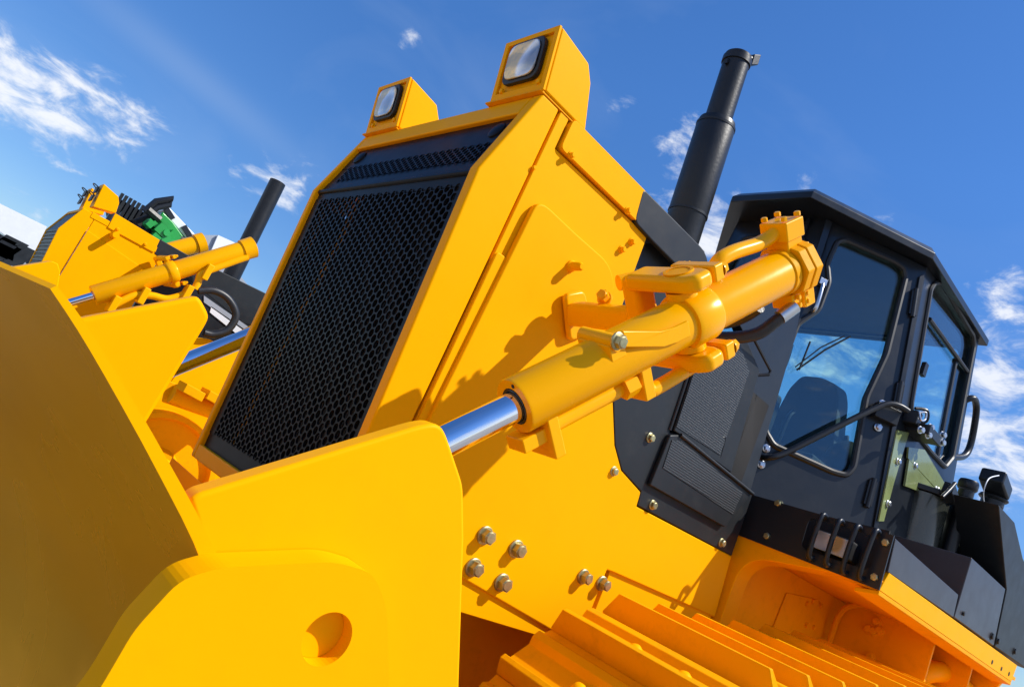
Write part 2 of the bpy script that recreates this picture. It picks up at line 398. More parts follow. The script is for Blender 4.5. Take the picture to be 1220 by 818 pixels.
# ---- track (shoes as individual parts)
def track(root, y0, y1, dx=0, dz=0, detail=True, namei='track'):
    C0 = V(1.27+dx, 0, -.44+dz); rp = .355
    C1 = V(3.05+dx, 0, -.40+dz)
    path = []
    for i in range(9): # front arc from bottom to top
        a = math.radians(270-i*21.3); path.append((C0.x+rp*math.cos(a), C0.z+rp*math.sin(a)))
    tips = [(1.31, -.042), (1.45, -.030), (1.60, -.011), (1.74, .009), (1.885, .024), (2.03, .034), (2.17, .040)]
    path = [(C0.x+rp*math.cos(math.radians(a)), C0.z+rp*math.sin(math.radians(a))) for a in (252, 231, 210, 189, 168, 147, 126, 104.5)]
    path += [(x+dx, z-.043+dz) for x, z in tips]
    x = 2.31
    while x < 3.1: path.append((x+dx, -.003+dz)); x += .142
    for a in (60, 35, 10, -15, -40, -65, -90): path.append((C1.x+.39*math.cos(math.radians(a)), C1.z+.39*math.sin(math.radians(a))))
    x = 2.95
    while x > 1.2: path.append((x+dx, -.795+dz)); x -= .142
    n = len(path)
    for i in range(n):
        p = V(path[i][0], 0, path[i][1]); q = V(path[(i+1) % n][0], 0, path[(i+1) % n][1]); o = V(path[i-1][0], 0, path[i-1][1])
        t = (q-p); L = t.length; t.normalize(); nn = V(-t.z, 0, t.x)
        if (i <= 14 and False): pass
        # outward
        cen = V(2.1+dx, 0, -.42+dz)
        if nn.dot(p-cen) < 0: nn = -nn
        Lx = min(L, .15)
        # shoe profile: grouser at start, plate towards next shoe, curled ridge
        pr = [(-.004, .0), (-.004, .043), (.008, .043), (.013, .010), (.070, .006), (.082, .016), (.098, .016), (.106, .004), (Lx-.006, .0), (Lx-.006, -.008), (-.004, -.010)]
        P3 = [p+t*a+nn*b for a, b in pr]
        m = MB(); ch = .022
        # main body slightly inset at grouser ends (clipped corners)
        A = [q_+V(0, y0, 0) for q_ in P3]; B = [q_+V(0, y1, 0) for q_ in P3]
        A2 = list(A); B2 = list(B)
        m.v = []; m.plate(A, d=V(0, y1-y0, 0))
        for k in (1, 2):
            m.v[k] = m.v[k]+V(0, ch, 0); m.v[len(A)+k] = m.v[len(A)+k]-V(0, ch, 0)
        s = m.build('track_shoe', 'yel2', root, bevel=.003)
        if detail and 5 <= i <= 8:
            for yy in (.30, .58):
                c = p+t*.045+nn*.008+V(0, y0+(y1-y0)*yy, 0); b = MB(); rings(b, c, nn, [(0, .013), (.007, .013), (.013, .009), (.015, .004)], 14); b.build('bolt', 'yel', s)
    # idler, sprocket, frame
    yc = (y0+y1)/2
    d = MB(); rings(d, V(C0.x, yc-.06, C0.z), V(0, 1, 0), [(0, .10), (0, .22), (.02, .22), (.02, .27), (0, .29), (0, .325), (.12, .325), (.12, .29), (.10, .27), (.10, .22), (.12, .22), (.12, .10)], 48); d.build('idler_wheel', 'yel2', root)
    d = MB(); rings(d, V(C1.x, yc-.05, C1.z), V(0, 1, 0), [(0, .12), (0, .33), (.1, .33), (.1, .12)], 25); d.build('sprocket', 'yel2', root)
    d = MB(); d.box((C0.x, yc-.09, -.52+dz), (C1.x, yc+.09, -.28+dz)); d.build('track_frame', 'yel2', root, bevel=.01)

def cylinder(root, G, E, r, rod_end, rr, pivot_t, side=1, fine=True):
    """lift cylinder: G gland face centre, E rear end of barrel, rod to rod_end"""
    ax = (E-G).normalized(); L = (E-G).length
    b = MB()
    b.lathe(G, ax, [(0, rr*1.25), (0, r*.97), (.003, r), (L, r), (L, 1e-4)], 56)
    rk = .0015
    bo = b.build('cylinder_barrel', 'cyl', root)
    s = MB(); s.lathe(G-ax*.001, ax, [(.004, rr*1.02), (.001, rr*1.04), (.0, rr*1.22), (.006, rr*1.24), (.02, rr*1.24)], 40); s.build('wiper_seal', 'rub', bo)
    for a_ in range(2):
        an = a_*math.pi*.75+.4; q = ax.orthogonal().normalized(); w_ = ax.cross(q)
        if fine: rings_ = MB(); rings(rings_, G+(q*math.cos(an)+w_*math.sin(an))*r*.83, -ax, [(0, .0028), (.001, .0028)], 8); rings_.build('gland_screw', 'dark', bo)
    rd = MB(); rd.tube([G+ax*.02, rod_end], rr, 36, smooth_path=False); rd.build('cylinder_rod', 'chrome', root)
    # trunnion collar
    c = MB(); k = G+ax*pivot_t
    c.lathe(k, ax, [(-.028, r*.98), (-.028, r*1.13), (-.022, r*1.18), (.022, r*1.18), (.028, r*1.13), (.028, r*.98)], 48); c.build('trunnion_collar', 'cyl', bo)
    return bo, ax, k

def common_yoke(root, K, ax, r, ywall, yout, fine=True):
    """C-shaped fork carrying the trunnions; K barrel centre at trunnion"""
    yv = V(0, 1, 0); up = yv.cross(ax).normalized()
    if up.z < 0: up = -up
    axp = up.cross(yv).normalized()
    if axp.x < 0: axp = -axp
    m = MB(); t = .0140; wx = .028
    for s in (1, -1):
        c = K+up*s*(r*1.18+t+.004)
        # arm from wall side to past the barrel with rounded nose, plate perpendicular to up
        y_in = ywall-K.y; y_o = yout-K.y
        pl = [c+axp*(-wx)+yv*y_in, c+axp*(-wx)+yv*(y_o+.02), c+axp*(-wx*.6)+yv*y_o, c+axp*(wx*.7)+yv*y_o, c+axp*wx+yv*(y_o+.02), c+axp*wx+yv*y_in]
        m.plate([p-up*t for p in pl], d=up*2*t)
    m.obox(K+yv*(ywall-K.y-.004), axp*(wx*.8), yv*.018, up*(r*1.18+2*t)*.98)
    yo = m.build('yoke', 'cyl', root, bevel=.016, bseg=4)
    # bearing caps with socket bolts, split ends
    for s in (1, -1):
        c = K+up*s*(r*1.18+t+.004)
        cp = MB(); cp.obox(c+axp*.043+yv*.0, axp*.0115, yv*.042, up*t*.98); cpo = cp.build('bearing_cap', 'cyl', yo, bevel=.006)
        for q in (-.032, .032):
            hexbolt(c+axp*.0545+yv*q, axp, .0095, .014, cpo, 'cyl', True)
        d = MB(); rings(d, c+up*s*t, up*s, [(0, .023), (.002, .023), (.002, .018), (.001, .019), (.001, .001)], 28); d.build('trunnion_plug', 'yel2', yo)
        d = MB(); rings(d, K+up*s*r*.95, up*s, [(0, .024), (r*.3, .024)], 24); d.build('trunnion_pin', 'cyl', yo)
    return yo, up, axp
# ================================================================== NEAR BULLDOZER
doz = thing('bulldozer', (1.9, 1.33, GZ), 'large yellow bulldozer filling the picture, with black cab, honeycomb grille and chrome lift cylinder rod', 'bulldozer')
PROF = [(.613, .680), (.562, .492), (.603, -.172)]
radiator_housing(doz, 0, PROF, .658, .634)
lamp_box(doz, .996, 1.150); lamp_box(doz, 1.505, 1.655)
# --- hood top, side sheets
m = MB(); m.plate([V(.659, 1.0205, .648), V(1.02, 1.0205, .648), V(1.02, 1.639, .648), V(.659, 1.639, .648)], d=V(0, 0, .032)); m.build('hood_top', 'yel', doz, bevel=.012, bseg=3)
fold = .612
side = [(.6625, .645)]+[]
ys = 1.0
P = pyx([(771, 285), (755, 326), (722, 420), (731, 480), (733, 530), (741, 560), (764, 586), (759, 603), (872, 662), (852, 735), (729, 681)], ys)
low = [V(1.235, ys, -.0255), V(1.235, ys, -.145), V(.6625, ys, -.075)]
outer = [V(.6625, ys, .645)]+[V(.70, ys, .645), at(664, 176, 'y', ys), at(772, 280.5, 'y', ys)]
poly = [V(.6625, ys, .680), V(.686, ys, .680), V(.686, ys, .6165), V(.984, ys, .6165)]+P[1:]+low
m = MB(); m.plate(poly, d=V(0, .02, 0)); sp_ = m.build('side_panel', 'yel', doz, bevel=.004)
m = MB(); m.plate([V(.6625, 1.6405, .68), V(1.2, 1.6405, .68), V(1.2, 1.64, -.17), V(.6625, 1.64, -.17)], d=V(0, .018, 0)); m.build('side_panel', 'yel', doz)
# middle strip (slightly proud) under the short seam
m = MB(); m.plate(rnd(xz([(.6625, .39), (.690, .39), (.690, -.10), (.6625, -.10)], ys-.0065), [.008, .008, 0, 0], 4), d=V(0, .006, 0)); m.build('edge_strip', 'yel', doz, bevel=.006, bseg=3)
# raised mounting plate
yr = .985
rp_ = [(.688, .50), (.705, .512), (.80, .508), (.905, .507), (.950, .47), (.985, .36), (.985, .10), (.95, .0), (.688, .0)]
top_ = rnd(xz([(.672, -.14), (.688, .50), (.705, .512), (.80, .508), (.905, .507), (.950, .47)], yr), [0, .02, .02, .02, .03, .03], 5)
Pr = pyx([(771, 292), (722, 420), (731, 480), (733, 530), (741, 560), (764, 586), (759, 603), (872, 662), (852, 735), (729, 681)], yr)
mp_ = top_[1:]+[Pr[1], Pr[2], Pr[3], Pr[4], Pr[5], Pr[6], Pr[7], Pr[8], Pr[9], V(1.235, yr, -.0255), V(1.235, yr, -.184), V(.672, yr, -.107)]
m = MB(); m.plate(mp_, d=V(0, .0145, 0)); rpo = m.build('mounting_plate', 'yel', doz, bevel=.006, bseg=3)
# hatch
ht = pyx([(676, 136), (664, 178), (772, 281), (757, 266), (756, 258), (767, 228), (764, 222)], ys-.004)
hz = [V(.690, ys-.008, .684), V(.690, ys-.008, .620), V(.980, ys-.008, .620), V(.972, ys-.008, .655), V(.985, ys-.008, .684)]
m = MB(); m.plate(rnd(hz, [.012, .012, .004, .012, .012], 4), d=V(0, .03, 0)); m.box((.690, ys+.0225, .681), (.985, 1.63, .6875)); hatch = m.build('engine_hatch', 'yel', doz, bevel=.009, bseg=3)
for u, v in ((680, 185), (747, 251)): hexbolt(at(u, v, 'y', ys-.008), V(0, -1, 0), .0058, .009, hatch, 'yel', True)
for u, v in ((740, 297), (752, 288)): hexbolt(at(u, v, 'y', ys), V(0, -1, 0), .0062, .010, sp_, 'yel', True)
hexbolt(at(635, 200, 'y', ys), V(0, -1, 0), .004, .006, sp_, 'yel', False)
for u, v, r in ((577, 637, .0125), (614, 653, .0125), (563, 675, .0125), (597, 693, .0125), (694, 686, .0115), (716, 694, .0115)):
    hexbolt(at(u, v, 'y', yr), V(0, -1, 0), r*1.05, .020, rpo, 'zinc', True)
hexbolt(at(731, 561, 'y', yr), V(0, -1, 0), .008, .008, sp_, 'zinc', True)
hexbolt(at(650, 722, 'y', ys), V(0, -1, 0), .006, .010, sp_, 'yel', True)
# knob plug on mounting plate
kb = MB(); rings(kb, at(680, 317, 'y', yr), V(0, -1, 0), [(0, .011), (.004, .011), (.006, .0085), (.026, .008), (.030, .005)], 18); kb.build('plug', 'yel', rpo)
# chassis rail below the side panel
fr = [(.72, -.108), (1.25, -.170), (1.25, -.205), (.74, -.158)]
ra, rb_ = at(548, 729, 'y', .992), at(641, 757, 'y', .992); sl = (rb_.z-ra.z)/(rb_.x-ra.x)
m = MB(); m.plate(xz([(.70, -.09), (1.235, -.150), (1.235, ra.z+sl*(1.235-ra.x)), (.70, ra.z+sl*(.70-ra.x))], .992), d=V(0, .03, 0)); m.build('chassis_rail', 'yel', doz, bevel=.003)
m = MB(); m.plate(xz([(1.254, -.012), (1.675, -.012), (1.675, -.25), (1.254, -.25)], ys-.008), d=V(0, .04, 0)); m.build('chassis_rail', 'yel', doz, bevel=.003)
m = MB(); m.box((.75, 1.15, -.62), (3.0, 1.5, -.12)); m.build('chassis', 'yel2', doz, bevel=.01)
m = MB(); m.box((.68, 1.03, -.165), (1.25, 1.62, .60)); m.box((1.25, 1.03, -.02), (1.66, 1.62, .52)); m.build('engine_bay', 'dark', doz)

# --- charcoal panels round the engine
g1 = rnd([at(767, 224, 'y', ys-.009), at(842, 300, 'y', ys-.009), at(846, 326, 'y', ys-.009), at(820, 330, 'y', ys-.009), at(778, 288, 'y', ys-.009), at(756, 264, 'y', ys-.009)], [.012, .03, .01, .01, .004, .016], 5)
m = MB(); m.plate(g1, d=V(0, .014, 0))
m.build('rear_hood_panel', 'gry', doz, bevel=.006)
a = at(767, 224, 'y', ys+.006); b_ = at(842, 300, 'y', ys+.006)
m = MB(); m.plate([a, b_, b_-V(0, 0, .03), a-V(0, 0, .03)], d=V(0, .645, 0)); m.build('rear_hood_top', 'gry', doz, bevel=.01)
m = MB(); m.plate(pyx([(760, 290), (790, 290), (850, 345), (860, 420), (720, 420), (740, 340)], ys+.025), d=V(0, .02, 0)); m.build('engine_cover', 'gry', doz)
blk = [(764, 585), (741, 560), (733, 530), (731, 480), (733, 440), (745, 400), (842, 380), (820, 440), (798, 515), (812, 519), (897, 588), (872, 662), (760, 602)]
pb = pyx(blk, ys-.0165); m = MB(); m.plate(pb, d=V(0, .024, 0)); ep = m.build('engine_side_panel', 'gry', doz, bevel=.004)
for u, v in ((774, 521), (777, 601), (859, 646)): hexbolt(at(u, v, 'y', ys-.0165), V(0, -1, 0), .0085, .010, ep, 'zinc', True)
# lower perforated box, slightly proud, with lip
lp = pyx([(775, 578), (801, 517), (812, 519), (895, 587), (888, 604), (864, 628)], ys-.018)
lp = pyx([(775, 578), (799, 518), (811, 518), (896, 588), (864, 628)], ys-.028)
m = MB(); m.plate(lp, d=V(0, .011, 0)); lo_ = m.build('lower_vent_box', 'gry', doz, bevel=.005)
m = MB(); m.plate(pyx([(790, 557), (801, 524), (812, 525), (885, 586), (873, 612)], ys-.0295), d=V(0, .0012, 0)); m.build('perforated_sheet', 'mesh', lo_)
m = MB(); m.tube([at(811, 518, 'y', ys-.030), at(897, 588, 'y', ys-.030)], .0045, 10, smooth_path=False); m.build('lip', 'gry', lo_)
# upper perforated door
ud = pyx([(800, 511), (842, 396), (884, 392), (902, 440), (868, 560)], ys+.012)
ud = [at(u, v, 'y', ys-.0175) for u, v in ((800, 512), (836, 400), (884, 398), (902, 441), (868, 562))]
m = MB(); m.plate(ud, d=V(0, -.008, 0)); do_ = m.build('engine_vent_door', 'gry', doz, bevel=.004)
m = MB(); m.plate(pyx([(806, 508), (840, 404), (880, 404), (893, 443), (858, 542)], ys-.0270), d=V(0, .0012, 0)); m.build('perforated_sheet', 'mesh', do_)
m = MB(); m.tube([at(798, 512, 'y', ys-.018), at(822, 440, 'y', ys-.018)], .004, 8, smooth_path=False); m.build('hinge', 'blk', do_)
m = MB(); m.tube([at(855, 525, 'y', ys-.024), at(864, 521, 'y', ys-.026), at(858, 545, 'y', ys-.024)], .0022, 8); m.build('door_catch', 'blk', do_)
# dark panel between vent door and cab
m = MB(); m.plate(pyx([(850, 330), (960, 340), (948, 400), (890, 600), (862, 560), (902, 441), (884, 392)], ys+.03), d=V(0, .03, 0)); m.build('cab_front_shroud', 'cab', doz, bevel=.003)

# --- exhaust
e0 = at(808, 290, 'y', 1.33); e1 = at(855, 144, 'y', 1.33); e2 = at(887, 72, 'y', 1.33); d = (e1-e0).normalized()
e2 = e1+d*(e2-e1).dot(d); L1 = (e1-e0).length; L2 = (e2-e0).length
def wof(px, p):  # pixel width -> u at depth of p
    q = RM.transposed() @ p; return px/F*(-q.z)
R1 = wof(46, e1)/2; R2 = wof(30, e2)/2*1.05
m = MB(); m.lathe(e0-d*.1, d, [(0, R1*.98), (.1+.09, R1*.98), (.1+.095, R1), (.1+L1-.02, R1), (.1+L1-.004, R1*.93), (.1+L1, R2*1.1), (.1+L1, R2), (.1+L2-.03, R2), (.1+L2-.03, R2*.85)], 48)
ex = m.build('exhaust_pipe', 'exh', doz)
for q in (.092, L1-.022): mm = MB(); mm.lathe(e0+d*q, d, [(-.0035, R1*1.0), (-.0035, R1*1.022), (.0035, R1*1.022), (.0035, R1*1.0)], 48); mm.build('weld_band', 'exh', ex)
m = MB(); m.lathe(e0+d*(L2-.035), d, [(0, R2*1.03), (0, R2*1.1), (.018, R2*1.1), (.018, R2*1.0)], 36)
m.lathe(e0+d*(L2-.014), d, [(0, R2*1.0), (.006, R2*1.0), (.012, R2*.8), (.016, .001)], 36); cp = m.build('rain_cap', 'exh', ex)
hv = at(912, 78, 'y', 1.33)-at(886, 76, 'y', 1.33); hv.normalize()
m = MB(); c = e0+d*(L2-.014)+hv*R2*1.2; m.tube([c-hv*.015, c+hv*.022], .013, 16, smooth_path=False); m.obox(c+hv*.028-d*.004, hv*.017, V(0, 1, 0)*.016, d*.018); m.obox(c-hv*.02-d*.022, hv*.006, V(0, 1, 0)*.007, d*.018)
m.build('counterweight', 'exh', cp, bevel=.004)
m = MB(); m.obox(e0+d*(L2-.026)-hv*R2*1.25, hv*.007, V(0, 1, 0)*.006, d*.007); m.build('clamp_bolt', 'exh', cp)

# --- near lift cylinder
G = at(613, 484, 'y', .725); E = at(926, 326, 'y', .682); ax = (E-G).normalized()
rc = .0385; rrod = .0205
piv = (at(806, 387, 'y', .70)-G).dot(ax)
bo, ax, K = cylinder(doz, G, E, rc, G-ax*.34, rrod, piv+.035)
yo, up, axp = common_yoke(doz, K-ax*.012, ax, rc, .790, .652)
yv = V(0, 1, 0)
# wall bracket carrying the yoke
m = MB(); kb = K-ax*.012
m.plate(rnd([V(kb.x+.030, .968, kb.z+.012)+axp*a_*.8+up*b_ for a_, b_ in ((-.046, -.050), (.034, -.055), (.034, .030), (-.030, .040))], .015, 5), d=yv*.014); m.plate(rnd([V(kb.x+.018, .812, kb.z+.006)+axp*a_*.75+up*b_*.62 for a_, b_ in ((-.034, -.040), (.024, -.040), (.024, .022), (-.020, .026))], .012, 5), d=yv*.158); br = m.build('yoke_bracket', 'cyl', doz, bevel=.012, bseg=3)
m = MB(); m.tube([at(737, 337, 'y', .90), at(768, 330, 'y', .88)], .0145, 20, smooth_path=False); m.build('pivot_lug', 'cyl', br)
hexbolt(at(721, 356, 'y', .90), V(-1, -.35, 0), .011, .02, br, 'cyl', True)
# end cap: flange, block, ports
m = MB(); m.lathe(E, ax, [(-.004, rc*1.0), (-.004, rc*1.06), (.012, rc*1.06), (.012, rc)], 40)
oct8 = circle(E+ax*.012, up, yv, rc*1.28, 8); m.plate(oct8, d=ax*.020); oct9 = circle(E+ax*.0325, up, yv, rc*1.32, 8); m.plate(oct9, d=ax*.020)
ec = m.build('cylinder_end_cap', 'yel2', bo, bevel=.004)
m = MB(); m.obox(E+ax*.028+up*(rc+.004), ax*.020, yv*.020, up*.016); m.obox(E+ax*.026+up*(rc+.031), ax*.024, yv*.025, up*.0165); pbk = m.build('port_block', 'cyl', bo, bevel=.004)
for a_, b2 in ((-.018, -.018), (.018, -.018), (-.018, .018), (.018, .018)): hexbolt(E+ax*(.026+a_)+yv*b2+up*(rc+.0475), up, .0055, .009, pbk, 'cyl', False)
m = MB(); m.obox(E+ax*.044-up*(rc*.4)+yv*.0, ax*.014, yv*.026, up*.055); m.obox(E+ax*.026-up*(rc+.014), ax*.022, yv*.020, up*.013); pb2 = m.build('port_block', 'cyl', bo, bevel=.004)
for a_ in (-.02, .02):
    for b2 in (-.014, .014): hexbolt(E+ax*(.026+a_*.6)-yv*.020-up*(rc+.014+b2*.5), -yv, .0045, .008, pb2, 'cyl', False)
# crossover pipe from block to yoke
p0 = E+ax*.010+up*(rc+.031)
pts = [p0, at(905, 290, 'y', .69), at(870, 302, 'y', .695), at(853, 316, 'y', .70), at(848, 345, 'y', .715)]
m = MB(); m.tube(pts, .0125, 18); m.build('hydraulic_pipe', 'cyl', bo)
# hoses
m = MB(); m.tube([at(946, 366, 'y', .665), at(925, 382, 'y', .68), at(903, 397, 'y', .70), at(875, 402, 'y', .73), at(845, 400, 'y', .77), at(815, 385, 'y', .86)], .011, 16); ho_ = m.build('hydraulic_hose', 'hose', doz)
m = MB(); m.tube([at(947, 365, 'y', .664), at(929, 378, 'y', .676)], .0125, 16); m.build('hose_fitting', 'steel', ho_)
m = MB(); m.tube([at(905, 366, 'y', .74), at(890, 376, 'y', .77), at(870, 384, 'y', .81), at(850, 386, 'y', .85), at(835, 380, 'y', .9)], .0105, 16); m.build('hydraulic_hose', 'hose', doz)
# under-slung pipe
A0 = at(652, 507, 'y', .722); A1 = at(757, 452, 'y', .712)
m = MB(); m.tube([A0, A1], .0135, 18, smooth_path=False); m.build('hydraulic_pipe', 'cyl', bo)
m = MB(); m.tube([at(750, 447, 'y', .712), at(772, 463, 'y', .708), at(785, 460, 'y', .706), at(838, 428, 'y', .70)], .0115, 16); m.build('hydraulic_pipe', 'cyl', bo)
m = MB(); m.obox(at(647, 510, 'y', .722)-up*.004, ax*.009, yv*.026, up*.034); m.obox(at(628, 522, 'y', .725), ax*.02, yv*.018, up*.010); m.build('pipe_clamp', 'cyl', bo, bevel=.003)
m = MB(); m.obox(at(758, 452, 'y', .712)+up*.006, ax*.010, yv*.024, up*.034); m.build('pipe_clamp', 'cyl', bo, bevel=.003)
m = MB(); rings(m, at(748, 460, 'y', .705), ax, [(-.012, .017), (.012, .017)], 6); m.build('pipe_nut', 'cyl', bo)
# pin bar and strap above the barrel
q0 = at(694, 398, 'y', .74); q1 = at(737, 409, 'y', .672)
m = MB(); m.tube([q0, q1], .0115, 16, smooth_path=False); pnb = m.build('stop_pin', 'cyl', bo)
hexbolt(at(735, 406, 'y', .668), (q1-q0), .010, .012, pnb, 'zinc', True)
m = MB(); s0 = at(744, 404, 'y', .668); s1 = at(790, 404, 'y', .664); s2 = at(806, 399, 'y', .660); s3 = at(822, 391, 'y', .655); h_ = up*.012
pl_ = [s0, s1, s2, s3]; m.plate([p+h_ for p in pl_]+[p-h_ for p in reversed(pl_)], d=V(0, .006, 0)); 
st = m.build('strap', 'cyl', bo, bevel=.003)
m = MB(); m.obox((q0+q1)/2-up*.012, (q1-q0)*.45, ax*.014, up*.012); m.build('pin_seat', 'cyl', bo, bevel=.003)
# --- far-side cylinder (rod seen left of the grille)
Gf = at(330, 388, 'y', 1.96); Rf = at(205, 438, 'y', 1.94)
axf = (Gf-Rf).normalized(); cylf, axf, Kf = cylinder(doz, Gf, Gf+axf*.62, rc, Rf-axf*.08, .0235, .34, fine=False)

# --- blade
prof = [(.074, .010), (at(108, 418, 'y', .6).x, at(108, 418, 'y', .6).z), (.198, -.080), (.271, -.141), (.335, -.215), (.385, -.31), (.405, -.42), (.395, -.55), (.355, -.67), (.29, -.78)]
def dens(pr, k=4):
    out = []; m_ = MB(); P_ = [V(a, 0, b) for a, b in pr]
    for i in range(len(P_)-1):
        p0 = P_[max(0, i-1)]; p1 = P_[i]; p2 = P_[i+1]; p3 = P_[min(len(P_)-1, i+2)]
        for j in range(k):
            t = j/k; out.append(.5*((2*p1)+(-p0+p2)*t+(2*p0-5*p1+4*p2-p3)*t*t+(-p0+3*p1-3*p2+p3)*t*t*t))
    out.append(P_[-1]); return out
pr = dens(prof); tk = .0155
tilt = .035
front = []; back = []
for i, p in enumerate(pr):
    t = (pr[min(len(pr)-1, i+1)]-pr[max(0, i-1)]).normalized(); n = V(-t.z, 0, t.x)
    if n.x < 0: n = -n
    front.append(p); back.append(p+n*(tk*(.3+.7*min(1, i/16))))
yb0, yb1 = .602, 2.7; ANG = -.45
vs = []
for y in (yb0, yb1):
    for p in front+back: vs.append(V(p.x+(y-yb0)*ANG, y, p.z))
n_ = len(front); T = 2*n_
fs_f = [(i, i+1, T+i+1, T+i) for i in range(n_-1)]
m = MB(); m.add(vs, fs_f, True); mbd = m.build('moldboard', 'blade', doz)
fs = [(n_+i+1, n_+i, T+n_+i, T+n_+i+1) for i in range(n_-1)]
fs += [(i, n_+i, n_+i+1, i+1) for i in range(n_-1)]+[(T+i, T+i+1, T+n_+i+1, T+n_+i) for i in range(n_-1)]
fs += [(0, T, T+n_, n_), (n_-1, T-1, 2*T-1, T+n_-1)]
m = MB(); m.add(vs, fs); m.build('blade_shell', 'yel', doz)
m = MB(); c0 = front[-1]; m.obox(V(c0.x-.03+(yb1-yb0)/2*ANG, (yb0+yb1)/2, c0.z-.02), V(.05, 0, -.03), V((yb1-yb0)/2*ANG, (yb1-yb0)/2, 0), V(.004, 0, .008)); m.build('cutting_edge', 'steel', doz)
# near bracket (box section) behind the blade end
bp = pyx([(226, 596), (236, 588), (330, 559), (500, 507), (520, 504), (531, 512), (553, 578), (554, 640), (548, 818), (538, 1000), (300, 1000), (255, 690)], .603)
m = MB(); m.plate(rnd(bp, [.005, .004, 0, .01, .012, .015, .01, 0, 0, 0, 0, 0], 4), d=V(0, .026, 0)); nb = m.build('lift_bracket', 'yel', doz, bevel=.016, bseg=5)
ear = pyx([(118, 822), (160, 750), (215, 690), (262, 676), (400, 669), (445, 682), (461, 722), (463, 780), (466, 900), (60, 900)], .566)
hc = at(390, 761, 'y', .566); hole = circle(hc, V(1, 0, 0), V(0, 0, 1), .0238, 40)
m = MB(); m.plate(rnd(ear, [.01, .01, .012, .01, .015, .015, .015, .0, 0, 0], 5), [hole], d=V(0, .036, 0)); m.build('lifting_eye', 'yel', doz)
m = MB(); rings(m, V(hc.x, .566+.017, hc.z), V(0, 1, 0), [(0, .0236), (.012, .0236)], 40); m.build('bore_plug', 'yel', doz)
# far bracket
fb = pyx([(40, 400), (80, 382), (228, 354), (238, 353), (250, 375), (248, 384), (168, 515), (150, 600), (60, 600)], 1.20)
m = MB(); m.plate(rnd(fb, [0, 0, .006, .012, .012, .012, 0, 0, 0], 4), d=V(0, .03, 0)); m.build('lift_bracket', 'yel', doz, bevel=.012, bseg=3)
# push arms
for (y0, y1) in ((.52, .66), (2.02, 2.16)):
    m = MB(); m.plate(xz([(.42, -.42), (2.2, -.48), (2.2, -.62), (.42, -.60)], y0-.14 if y0 < 1 else y0+.14), d=V(0, .1, 0)); m.build('push_arm', 'yel2', doz, bevel=.01)
# linkage seen between blade and grille
m = MB(); m.plate([at(205, 543, 'y', 1.3), at(272, 602, 'y', 1.12), at(262, 632, 'y', 1.12), at(235, 612, 'y', 1.2)], d=V(.01, .02, -.08)); m.build('cross_tube', 'yel2', doz, bevel=.004)
m = MB(); m.box((.44, .62, -.42), (.60, 2.0, -.30)); m.build('blade_cross_member', 'yel2', doz, bevel=.01)

# --- tracks
track(doz, .551, .912); track(doz, 1.748, 2.109, detail=False)

# --- fender and cavity under the cab
xf = 1.68
def px_(pts, x): return [at(u, v, 'x', x) for u, v in pts]
pan = px_([(895, 589), (1066, 638), (1048, 703), (877, 636)], xf)
op = rnd(px_([(965, 616), (1049, 641), (1037, 680), (954, 653)], xf), .018, 5)
m = MB(); m.plate([p-V(.004, 0, 0) for p in pan], [[p-V(.004, 0, 0) for p in op]], d=V(.0045, 0, 0)); fp = m.build('fender_front_panel', 'blk', doz)
for u, v in ((928, 600), (915, 639), (1056, 647), (1043, 688)): hexbolt(at(u, v, 'x', xf), V(-1, 0, 0), .0082, .010, fp, 'zinc', True)
m = MB(); m.plate(px_([(948, 606), (1060, 632), (1046, 700), (938, 664)], xf+.075), d=V(.005, 0, 0)); m.build('lamp_recess', 'dark', fp)
hl = px_([(972, 629), (1017, 644), (1010, 667), (967, 651)], xf+.02)
m = MB(); m.plate(rnd(hl, .006, 4), d=V(.05, 0, 0)); wl = m.build('work_light', 'rub', fp, bevel=.003)
m = MB(); m.plate(rnd(px_([(973, 630), (1016, 645), (1009, 666), (968, 651)], xf+.018), .008, 5), d=V(.003, 0, 0)); m.build('lens', 'lens', wl, bevel=.002)
for (a_, b2) in (((985, 617), (969, 665)), ((1005, 624), (989, 673)), ((1026, 631), (1009, 682)), ((1048, 636), (1029, 689))):
    p = at(*a_, 'x', xf); q = at(*b2, 'x', xf); m = MB(); m.tube([p, p+V(-.025, 0, 0), (p*.5+q*.5)+V(-.030, 0, 0), q+V(-.025, 0, 0), q], .0058, 12, sub=5); m.build('guard_bar', 'blk', fp)
# yellow bulkheads with arched cut-outs
def bulkhead(x, ypts, arch, thick=.02):
    m = MB(); m.plate(ypts, [arch] if arch else [], d=V(thick, 0, 0)); return m.build('bulkhead', 'yel2', doz, bevel=.005)
yo0, yi0 = .660, .994
zt_ = .160
def arch_poly(x, y0, y1, z0, z1, r): return rnd([V(x, y0, z0), V(x, y1, z0), V(x, y1, z1), V(x, y0, z1)], [0, 0, r, r], 6)
